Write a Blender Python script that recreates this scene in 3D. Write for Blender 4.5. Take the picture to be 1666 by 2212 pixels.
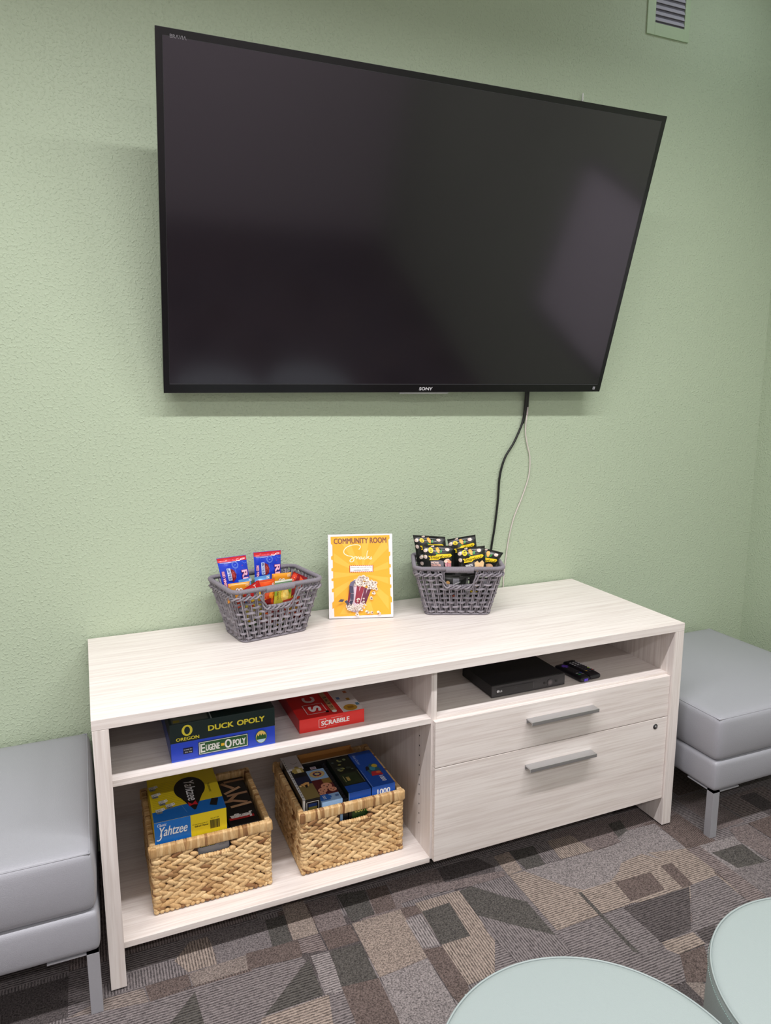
import bpy, bmesh, math, random
from mathutils import Vector, Matrix, noise
C = bpy.context.scene
for o in list(bpy.data.objects): bpy.data.objects.remove(o)
COL = C.collection
random.seed(7)
PI = math.pi

# ------------------------------------------------------------------ camera
cam = bpy.data.cameras.new('camera'); camo = bpy.data.objects.new('camera', cam); COL.objects.link(camo)
cam.sensor_fit = 'HORIZONTAL'; cam.sensor_width = 36.0
cam.lens = 1555.34 / 1666 * 36.0
cam.shift_x = -4.76 / 1666; cam.shift_y = 1.17 / 1666
pitch, yaw = -0.17400, 0.39973
f = Vector((math.sin(yaw)*math.cos(pitch), math.cos(yaw)*math.cos(pitch), math.sin(pitch)))
r = Vector((math.cos(yaw), -math.sin(yaw), 0)); u = r.cross(f)
M = Matrix((r, u, -f)).transposed().to_4x4(); M.translation = Vector((0.02796, -2.34150, 1.50815))
camo.matrix_world = M
cam.clip_start = 0.02
C.camera = camo

# ------------------------------------------------------------------ light and exposure
LAMP_A = 29.5      # row of linear fixtures nearest the tv wall (watts each)
LAMP_B = 24.0      # second row, further into the room
LAMP_COL = (1.0, 0.97, 1.0)
w = bpy.data.worlds.new('world'); C.world = w; w.use_nodes = True
w.node_tree.nodes['Background'].inputs[0].default_value = (0.9, 0.95, 1.0, 1)
w.node_tree.nodes['Background'].inputs[1].default_value = 0.02
C.view_settings.view_transform = 'Standard'; C.view_settings.look = 'None'
C.view_settings.gamma = 1.0; C.view_settings.exposure = 0.0
C.view_settings.use_curve_mapping = False

# ------------------------------------------------------------------ materials
def lin(c):
    if isinstance(c, (int, float)): c = (c, c, c)
    return tuple(((x/255)/12.92 if x/255 <= 0.04045 else ((x/255+0.055)/1.055)**2.4) for x in c[:3]) + (1.0,)
_mc = {}
def newmat(name):
    m = bpy.data.materials.new(name); m.use_nodes = True
    nt = m.node_tree; b = nt.nodes['Principled BSDF']
    return m, nt, b
def mat(c, rough=0.5, metal=0.0, spec=0.5, var=0.05, bump=0.0, bscale=200.0, coat=0.0):
    """plain surface colour with a slight procedural mottling"""
    if isinstance(c, (int, float)): c = (c, c, c)
    key = (c, rough, metal, spec, var, bump, bscale, coat)
    if key in _mc: return _mc[key]
    m, nt, b = newmat('surface'); L = lin(c)
    b.inputs['Roughness'].default_value = rough; b.inputs['Metallic'].default_value = metal
    b.inputs['Specular IOR Level'].default_value = spec; b.inputs['Coat Weight'].default_value = coat
    tc = nt.nodes.new('ShaderNodeTexCoord'); n = nt.nodes.new('ShaderNodeTexNoise'); n.inputs['Scale'].default_value = bscale
    nt.links.new(tc.outputs['Object'], n.inputs['Vector'])
    mx = nt.nodes.new('ShaderNodeMix'); mx.data_type = 'RGBA'
    mx.inputs[6].default_value = tuple(x*(1-var) for x in L[:3])+(1,); mx.inputs[7].default_value = tuple(min(1, x*(1+var)) for x in L[:3])+(1,)
    nt.links.new(n.outputs[0], mx.inputs[0]); nt.links.new(mx.outputs[2], b.inputs['Base Color'])
    if bump:
        bp = nt.nodes.new('ShaderNodeBump'); bp.inputs['Strength'].default_value = 1.0; bp.inputs['Distance'].default_value = bump
        nt.links.new(n.outputs[0], bp.inputs['Height']); nt.links.new(bp.outputs[0], b.inputs['Normal'])
    _mc[key] = m
    return m
def ink(c): return mat(c, rough=0.42, var=0.02)
def wood(axis):
    key = ('wood', axis)
    if key in _mc: return _mc[key]
    m, nt, b = newmat('whitewashed_laminate_'+axis)
    tc = nt.nodes.new('ShaderNodeTexCoord')
    def streak(sc, det, long=0.02):
        mp = nt.nodes.new('ShaderNodeMapping')
        s = [sc, sc, sc]; s['xyz'.index(axis)] = sc*long; mp.inputs['Scale'].default_value = s
        n = nt.nodes.new('ShaderNodeTexNoise'); n.inputs['Scale'].default_value = 1.0; n.inputs['Detail'].default_value = det
        n.inputs['Distortion'].default_value = 0.25
        nt.links.new(tc.outputs['Object'], mp.inputs[0]); nt.links.new(mp.outputs[0], n.inputs['Vector'])
        return n
    a = streak(75, 5); c = streak(190, 3, 0.03)
    r1 = nt.nodes.new('ShaderNodeValToRGB'); e = r1.color_ramp.elements
    e[0].position = 0.33; e[0].color = lin((223, 214, 208)); e[1].position = 0.60; e[1].color = lin((234, 227, 221))
    r2 = nt.nodes.new('ShaderNodeValToRGB'); e = r2.color_ramp.elements
    e[0].position = 0.30; e[0].color = lin((236, 232, 229)); e[1].position = 0.55; e[1].color = (1, 1, 1, 1)
    mx = nt.nodes.new('ShaderNodeMix'); mx.data_type = 'RGBA'; mx.blend_type = 'MULTIPLY'; mx.inputs[0].default_value = 0.8
    nt.links.new(a.outputs[0], r1.inputs[0]); nt.links.new(c.outputs[0], r2.inputs[0])
    nt.links.new(r1.outputs[0], mx.inputs[6]); nt.links.new(r2.outputs[0], mx.inputs[7])
    nt.links.new(mx.outputs[2], b.inputs['Base Color'])
    b.inputs['Roughness'].default_value = 0.42; b.inputs['Specular IOR Level'].default_value = 0.35
    bp = nt.nodes.new('ShaderNodeBump'); bp.inputs['Distance'].default_value = 0.0002
    nt.links.new(c.outputs[0], bp.inputs['Height']); nt.links.new(bp.outputs[0], b.inputs['Normal'])
    _mc[key] = m
    return m
def wallmat(c, name):
    m, nt, b = newmat(name)
    tc = nt.nodes.new('ShaderNodeTexCoord')
    n = nt.nodes.new('ShaderNodeTexNoise'); n.inputs['Scale'].default_value = 135; n.inputs['Detail'].default_value = 2.0; n.inputs['Distortion'].default_value = 0.25
    n2 = nt.nodes.new('ShaderNodeTexNoise'); n2.inputs['Scale'].default_value = 1.2; n2.inputs['Detail'].default_value = 2
    nt.links.new(tc.outputs['Object'], n.inputs['Vector']); nt.links.new(tc.outputs['Object'], n2.inputs['Vector'])
    rp = nt.nodes.new('ShaderNodeValToRGB'); rp.color_ramp.elements[0].position = 0.50; rp.color_ramp.elements[1].position = 0.82
    nt.links.new(n.outputs[0], rp.inputs[0])
    bp = nt.nodes.new('ShaderNodeBump'); bp.inputs['Strength'].default_value = 0.8; bp.inputs['Distance'].default_value = 0.0021
    nt.links.new(rp.outputs[0], bp.inputs['Height']); nt.links.new(bp.outputs[0], b.inputs['Normal'])
    L = lin(c); mx = nt.nodes.new('ShaderNodeMix'); mx.data_type = 'RGBA'
    mx.inputs[6].default_value = tuple(x*0.96 for x in L[:3])+(1,); mx.inputs[7].default_value = tuple(x*1.03 for x in L[:3])+(1,)
    nt.links.new(n2.outputs[0], mx.inputs[0]); nt.links.new(mx.outputs[2], b.inputs['Base Color'])
    b.inputs['Roughness'].default_value = 0.55; b.inputs['Specular IOR Level'].default_value = 0.3
    return m
def carpet(d):
    m, nt, b = newmat('carpet_tile')
    at = nt.nodes.new('ShaderNodeVertexColor'); at.layer_name = 'Col'
    tc = nt.nodes.new('ShaderNodeTexCoord')
    mp = nt.nodes.new('ShaderNodeMapping'); nt.links.new(tc.outputs['Object'], mp.inputs[0])
    if d == 'h': mp.inputs['Scale'].default_value = (0.35, 1, 1)
    elif d == 'v': mp.inputs['Scale'].default_value = (1, 0.35, 1)
    n = nt.nodes.new('ShaderNodeTexNoise'); n.inputs['Scale'].default_value = 240; n.inputs['Detail'].default_value = 2.0; n.inputs['Roughness'].default_value = 0.6
    nt.links.new(mp.outputs[0], n.inputs['Vector'])
    src = n.outputs[0]
    if d != 'n':
        wv = nt.nodes.new('ShaderNodeTexWave'); wv.bands_direction = 'Y' if d == 'h' else 'X'
        wv.inputs['Scale'].default_value = 42; wv.inputs['Distortion'].default_value = 2.2; wv.inputs['Detail'].default_value = 1.5; wv.inputs['Detail Scale'].default_value = 8
        nt.links.new(tc.outputs['Object'], wv.inputs['Vector'])
        ad = nt.nodes.new('ShaderNodeMix'); ad.data_type = 'FLOAT'; ad.inputs[0].default_value = 0.34
        nt.links.new(n.outputs[0], ad.inputs[2]); nt.links.new(wv.outputs[1], ad.inputs[3]); src = ad.outputs[0]
    rp = nt.nodes.new('ShaderNodeValToRGB'); e = rp.color_ramp.elements
    e[0].position = 0.30; e[0].color = (0.34, 0.34, 0.35, 1); e[1].position = 0.68; e[1].color = (1.3, 1.3, 1.3, 1)
    nt.links.new(src, rp.inputs[0])
    mx = nt.nodes.new('ShaderNodeMix'); mx.data_type = 'RGBA'; mx.blend_type = 'MULTIPLY'; mx.inputs[0].default_value = 1
    nt.links.new(at.outputs[0], mx.inputs[6]); nt.links.new(rp.outputs[0], mx.inputs[7])
    nt.links.new(mx.outputs[2], b.inputs['Base Color'])
    b.inputs['Roughness'].default_value = 0.95; b.inputs['Specular IOR Level'].default_value = 0.1
    bp = nt.nodes.new('ShaderNodeBump'); bp.inputs['Distance'].default_value = 0.003; bp.inputs['Strength'].default_value = 0.8
    nt.links.new(src, bp.inputs['Height']); nt.links.new(bp.outputs[0], b.inputs['Normal'])
    return m
def straw(name, c1, c2, c3, axis_scale=(300, 300, 300), rough=0.6):
    """dry plant fibre / cord, tone varies strand by strand through the Col attribute"""
    m, nt, b = newmat(name)
    at = nt.nodes.new('ShaderNodeVertexColor'); at.layer_name = 'Col'
    sep = nt.nodes.new('ShaderNodeSeparateColor'); nt.links.new(at.outputs[0], sep.inputs[0])
    rp = nt.nodes.new('ShaderNodeValToRGB'); e = rp.color_ramp.elements
    e[0].position = 0.0; e[0].color = lin(c1); e[1].position = 1.0; e[1].color = lin(c3)
    k = e.new(0.45); k.color = lin(c2)
    nt.links.new(sep.outputs[0], rp.inputs[0])
    tc = nt.nodes.new('ShaderNodeTexCoord'); n = nt.nodes.new('ShaderNodeTexNoise')
    mp = nt.nodes.new('ShaderNodeMapping'); mp.inputs['Scale'].default_value = axis_scale
    nt.links.new(tc.outputs['Object'], mp.inputs[0]); nt.links.new(mp.outputs[0], n.inputs['Vector']); n.inputs['Scale'].default_value = 1; n.inputs['Detail'].default_value = 3
    r2 = nt.nodes.new('ShaderNodeValToRGB'); r2.color_ramp.elements[0].position = 0.3; r2.color_ramp.elements[0].color = (0.74, 0.70, 0.66, 1); r2.color_ramp.elements[1].position = 0.6
    nt.links.new(n.outputs[0], r2.inputs[0])
    mx = nt.nodes.new('ShaderNodeMix'); mx.data_type = 'RGBA'; mx.blend_type = 'MULTIPLY'; mx.inputs[0].default_value = 0.8
    nt.links.new(rp.outputs[0], mx.inputs[6]); nt.links.new(r2.outputs[0], mx.inputs[7]); nt.links.new(mx.outputs[2], b.inputs['Base Color'])
    bp = nt.nodes.new('ShaderNodeBump'); bp.inputs['Distance'].default_value = 0.0008
    nt.links.new(n.outputs[0], bp.inputs['Height']); nt.links.new(bp.outputs[0], b.inputs['Normal'])
    b.inputs['Roughness'].default_value = rough
    return m
def emit(c, s):
    m, nt, b = newmat('lamp_diffuser')
    b.inputs['Base Color'].default_value = lin(c); b.inputs['Emission Color'].default_value = lin(c); b.inputs['Emission Strength'].default_value = s
    return m

# ------------------------------------------------------------------ scene graph helpers
def tag(o, label=None, cat=None, group=None, kind=None):
    if label: o['label'] = label
    if cat: o['category'] = cat
    if group: o['group'] = group
    if kind: o['kind'] = kind
    return o
def empty(name, loc=(0, 0, 0), rotz=0.0, mw=None):
    o = bpy.data.objects.new(name, None); COL.objects.link(o); o.empty_display_size = 0.05
    if mw is not None: o.matrix_world = mw
    else: o.location = loc; o.rotation_euler = (0, 0, rotz)
    return o

_tc = {}
def text_mesh(s, bold=0.0):
    key = (s, bold)
    if key in _tc: return _tc[key]
    cu = bpy.data.curves.new('t', 'FONT'); cu.body = s; cu.size = 1.0; cu.offset = bold; cu.resolution_u = 3
    ob = bpy.data.objects.new('t', cu); COL.objects.link(ob)
    dg = bpy.context.evaluated_depsgraph_get(); ev = ob.evaluated_get(dg); me = ev.to_mesh()
    vs = [(v.co.x, v.co.y) for v in me.vertices]; fs = [tuple(p.vertices) for p in me.polygons]
    ev.to_mesh_clear(); bpy.data.objects.remove(ob); bpy.data.curves.remove(cu)
    x0 = min(v[0] for v in vs); x1 = max(v[0] for v in vs); y0 = min(v[1] for v in vs); y1 = max(v[1] for v in vs)
    vs = [((a-(x0+x1)/2)/(x1-x0), (b-(y0+y1)/2)/(y1-y0)) for a, b in vs]
    _tc[key] = (vs, fs)
    return _tc[key]

class MB:
    """collects geometry of ONE part into one mesh"""
    def __init__(s): s.v = []; s.f = []; s.m = []; s.sm = []; s.c = []; s.mats = []
    def mi(s, m):
        if m not in s.mats: s.mats.append(m)
        return s.mats.index(m)
    def add(s, vs, fs, m, smooth=False, col=0.5, mw=None):
        b = len(s.v)
        for p in vs:
            p = Vector(p)
            if mw is not None: p = mw @ p
            s.v.append(tuple(p))
        k = s.mi(m)
        for q in fs: s.f.append(tuple(i+b for i in q)); s.m.append(k); s.sm.append(smooth); s.c.append(col)
    def box(s, x0, y0, z0, x1, y1, z1, m, mw=None, ch=0.0, col=0.5):
        if ch <= 0:
            vs = [(x, y, z) for x in (x0, x1) for y in (y0, y1) for z in (z0, z1)]
            fs = [(0, 1, 3, 2), (4, 6, 7, 5), (0, 4, 5, 1), (2, 3, 7, 6), (0, 2, 6, 4), (1, 5, 7, 3)]
            s.add(vs, fs, m, False, col, mw); return
        bm = bmesh.new(); bmesh.ops.create_cube(bm, size=1)
        for v in bm.verts: v.co = Vector(((x0+x1)/2+v.co.x*(x1-x0), (y0+y1)/2+v.co.y*(y1-y0), (z0+z1)/2+v.co.z*(z1-z0)))
        bmesh.ops.bevel(bm, geom=bm.edges[:], offset=ch, segments=2, affect='EDGES', profile=0.6)
        s.bm(bm, m, False, col, mw)
    def bm(s, bm, m, smooth=False, col=0.5, mw=None):
        bm.verts.ensure_lookup_table(); bm.verts.index_update()
        s.add([v.co.copy() for v in bm.verts], [tuple(v.index for v in q.verts) for q in bm.faces], m, smooth, col, mw); bm.free()
    def tube(s, pts, rad, m, n=6, col=0.5, closed=False, cap=True):
        pts = [Vector(p) for p in pts]; N = len(pts); vs = []; up = None
        for i, p in enumerate(pts):
            if closed: t = pts[(i+1) % N]-pts[i-1]
            else: t = pts[min(i+1, N-1)]-pts[max(i-1, 0)]
            if t.length < 1e-9: t = Vector((0, 0, 1))
            t.normalize()
            if up is None: up = t.orthogonal().normalized()
            else:
                up = up-t*up.dot(t)
                up = up.normalized() if up.length > 1e-6 else t.orthogonal().normalized()
            b = t.cross(up); rr = rad[i] if isinstance(rad, (list, tuple)) else rad
            for k in range(n):
                a = 2*PI*k/n; vs.append(p+up*math.cos(a)*rr+b*math.sin(a)*rr)
        fs = []
        for i in range(N if closed else N-1):
            j = (i+1) % N
            for k in range(n): fs.append((i*n+k, i*n+(k+1) % n, j*n+(k+1) % n, j*n+k))
        if cap and not closed: fs += [tuple(range(n))[::-1], tuple(range((N-1)*n, N*n))]
        s.add(vs, fs, m, True, col)
    def ell(s, c, ax, m, nu=7, nv=5, col=0.5, mw=None):
        """ellipsoid; ax = three half-axis vectors"""
        c = Vector(c); A = [Vector(a) for a in ax]; vs = [c+A[0]]
        for i in range(1, nv):
            t = PI*i/nv
            for k in range(nu):
                a = 2*PI*k/nu; vs.append(c+A[0]*math.cos(t)+(A[1]*math.cos(a)+A[2]*math.sin(a))*math.sin(t))
        vs.append(c-A[0]); fs = []
        for k in range(nu): fs.append((0, 1+k, 1+(k+1) % nu))
        for i in range(nv-2):
            for k in range(nu): fs.append((1+i*nu+k, 1+(i+1)*nu+k, 1+(i+1)*nu+(k+1) % nu, 1+i*nu+(k+1) % nu))
        e = len(vs)-1; b = 1+(nv-2)*nu
        for k in range(nu): fs.append((e, b+(k+1) % nu, b+k))
        s.add(vs, fs, m, True, col, mw)
    def lathe(s, prof, m, n=64, smooth=True, c=(0, 0), col=0.5):
        vs = []; fs = []; P = len(prof)
        for k in range(n):
            a = 2*PI*k/n
            for (rr, z) in prof: vs.append((c[0]+rr*math.cos(a), c[1]+rr*math.sin(a), z))
        for k in range(n):
            j = (k+1) % n
            for i in range(P-1): fs.append((k*P+i, j*P+i, j*P+i+1, k*P+i+1))
        s.add(vs, fs, m, smooth, col)
    def build(s, name, parent=None, kind=None, mw=None):
        me = bpy.data.meshes.new(name); me.from_pydata(s.v, [], s.f)
        for m in s.mats: me.materials.append(m)
        me.polygons.foreach_set('material_index', s.m); me.polygons.foreach_set('use_smooth', s.sm)
        ca = me.color_attributes.new('Col', 'FLOAT_COLOR', 'CORNER'); d = []
        for p, c in zip(me.polygons, s.c):
            c4 = (c, c, c, 1.0) if isinstance(c, (int, float)) else (c[0], c[1], c[2], 1.0)
            for _ in p.vertices: d.extend(c4)
        ca.data.foreach_set('color', d)
        me.update(); ob = bpy.data.objects.new(name, me); COL.objects.link(ob)
        if parent: ob.parent = parent
        if mw is not None: ob.matrix_world = mw
        if kind: ob['kind'] = kind
        return ob

class Face:
    """a printed face: flat artwork laid on a surface given by origin+axes or by a mapping function"""
    def __init__(s, mb, o=None, ux=None, uy=None, fn=None, eps=0.00035, maxe=None):
        s.mb = mb; s.k = 0; s.eps = eps; s.fn = fn; s.maxe = maxe
        if fn is None:
            s.o = Vector(o); s.ux = Vector(ux).normalized(); s.uy = Vector(uy).normalized(); s.n = s.ux.cross(s.uy)
    def map(s, x, y, lift):
        if s.fn: return s.fn(x, y, lift)
        return s.o+s.ux*x+s.uy*y+s.n*lift
    def put(s, vs, fs, c, same=False):
        if not same: s.k += 1
        lift = s.eps*(1+0.35*s.k)
        if s.maxe:
            bm = bmesh.new(); bv = [bm.verts.new((a, b, 0)) for a, b in vs]
            for q in fs:
                try: bm.faces.new([bv[i] for i in q])
                except ValueError: pass
            for _ in range(5):
                es = [e for e in bm.edges if e.calc_length() > s.maxe]
                if not es: break
                bmesh.ops.subdivide_edges(bm, edges=es, cuts=1); bmesh.ops.triangulate(bm, faces=bm.faces[:])
            bm.verts.index_update()
            vs = [(v.co.x, v.co.y) for v in bm.verts]; fs = [tuple(v.index for v in q.verts) for q in bm.faces]; bm.free()
        s.mb.add([s.map(a, b, lift) for a, b in vs], fs, ink(c) if not isinstance(c, bpy.types.Material) else c)
    def poly(s, pts, c): s.put(pts, [tuple(range(len(pts)))], c)
    def rect(s, x0, y0, x1, y1, c): s.poly([(x0, y0), (x1, y0), (x1, y1), (x0, y1)], c)
    def ellipse(s, cx, cy, rx, ry, c, n=20, rot=0.0, ring=None):
        P = [(rx*math.cos(2*PI*k/n), ry*math.sin(2*PI*k/n)) for k in range(n)]
        ca, sa = math.cos(rot), math.sin(rot); R = lambda p: (cx+p[0]*ca-p[1]*sa, cy+p[0]*sa+p[1]*ca)
        if ring is None: s.put([(cx, cy)]+[R(p) for p in P], [(0, 1+k, 1+(k+1) % n) for k in range(n)], c)
        else:
            q = [R(p) for p in P]+[R((p[0]*ring, p[1]*ring)) for p in P]
            s.put(q, [(k, (k+1) % n, n+(k+1) % n, n+k) for k in range(n)], c)
    def stroke(s, pts, wd, c, sub=5):
        P = []
        for i in range(len(pts)-1):
            p0 = Vector(pts[max(i-1, 0)]); p1 = Vector(pts[i]); p2 = Vector(pts[i+1]); p3 = Vector(pts[min(i+2, len(pts)-1)])
            for k in range(sub):
                t = k/sub; P.append(0.5*((2*p1)+(p2-p0)*t+(2*p0-5*p1+4*p2-p3)*t*t+(3*p1-p0-3*p2+p3)*t**3))
        P.append(Vector(pts[-1])); vs = []
        for i, p in enumerate(P):
            t = P[min(i+1, len(P)-1)]-P[max(i-1, 0)]; t = t.normalized() if t.length > 0 else Vector((1, 0)); n = Vector((-t.y, t.x))*wd/2
            vs += [tuple(p+n), tuple(p-n)]
        s.put(vs, [(2*i, 2*i+1, 2*i+3, 2*i+2) for i in range(len(P)-1)], c)
    def frame(s, x0, y0, x1, y1, t, c):
        s.rect(x0, y0, x1, y0+t, c); s.k -= 1; s.rect(x0, y1-t, x1, y1, c); s.k -= 1
        s.rect(x0, y0, x0+t, y1, c); s.k -= 1; s.rect(x1-t, y0, x1, y1, c)
    def text(s, t, cx, cy, wd, h, c, rot=0.0, shear=0.0, bold=0.0):
        vs, fs = text_mesh(t, 0.0); ca, sa = math.cos(rot), math.sin(rot)
        d = bold*h*1.3; sh = [(0, 0)] if bold <= 0 else [(-d, -d*.6), (d, -d*.6), (-d, d*.6), (d, d*.6)]
        k0 = s.k
        for i, (ox, oy) in enumerate(sh):
            q = []
            for a, b in vs:
                x = a*(wd-2*d)+b*h*shear+ox; y = b*(h-d)+oy; q.append((cx+x*ca-y*sa, cy+x*sa+y*ca))
            s.k = k0+i*.25; s.put(q, fs, c)
        s.k = k0+1
def boxfaces(mb, x0, y0, z0, x1, y1, z1, **k):
    """Face helpers for an upright box: front (-y), top (+z), left (-x), right (+x)"""
    return dict(front=Face(mb, (x0, y0, z0), (1, 0, 0), (0, 0, 1), **k), top=Face(mb, (x0, y0, z1), (1, 0, 0), (0, 1, 0), **k),
                left=Face(mb, (x0, y1, z0), (0, -1, 0), (0, 0, 1), **k), right=Face(mb, (x1, y0, z0), (0, 1, 0), (0, 0, 1), **k))

def pillow(w, d, h, r, crown=0.0, side=0.0, n=16, pinch=0.0):
    """upholstered block, base at z=0: rounded edges, crowned top and slightly bellied sides"""
    bm = bmesh.new(); bmesh.ops.create_cube(bm, size=2)
    bmesh.ops.subdivide_edges(bm, edges=bm.edges[:], cuts=n, use_grid_fill=True)
    sp = lambda a: math.copysign(abs(a)**0.55, a) if abs(a) < 1 else a
    for v in bm.verts:
        a, b, c = [math.sin(x*PI/2) for x in v.co]
        p = Vector((a*w/2, b*d/2, c*h/2))
        q = Vector((max(-w/2+r, min(w/2-r, p.x)), max(-d/2+r, min(d/2-r, p.y)), max(-h/2+r, min(h/2-r, p.z))))
        dv = p-q
        if dv.length > 1e-7: p = q+dv.normalized()*r
        if c > 0: p.z += crown*(1-a*a)*(1-b*b)*c
        s_ = side*(1-c*c)
        p.x += math.copysign(1, a)*s_*abs(a)**3*(1-0.5*b*b); p.y += math.copysign(1, b)*s_*abs(b)**3*(1-0.5*a*a)
        v.co = p+Vector((0, 0, h/2))
    return bm
# ================================================================== the room
XL, XR, YF, ZC = -2.6, 2.8226, -5.0, 3.2
GREEN = (178, 192, 166)
wallg = wallmat(GREEN, 'green_orange_peel_paint')
wallw = wallmat((232, 226, 226), 'off_white_paint')
def slab(name, x0, y0, z0, x1, y1, z1, m):
    b = MB(); b.box(x0, y0, z0, x1, y1, z1, m); return b.build(name, kind='structure')
slab('wall_back', XL-.1, 0, -.02, XR+.1, .1, ZC+.02, wallg)
slab('wall_right', XR, YF, -.02, XR+.1, 0, ZC+.02, wallg)
slab('wall_left', XL-.1, YF, -.02, XL, 0, ZC+.02, wallw)
slab('wall_front', XL-.1, YF-.1, -.02, XR+.1, YF, ZC+.02, wallw)
slab('ceiling', XL, YF, ZC, XR, 0, ZC+.1, mat((232, 229, 229), 0.9, bump=0.001, bscale=60))

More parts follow.
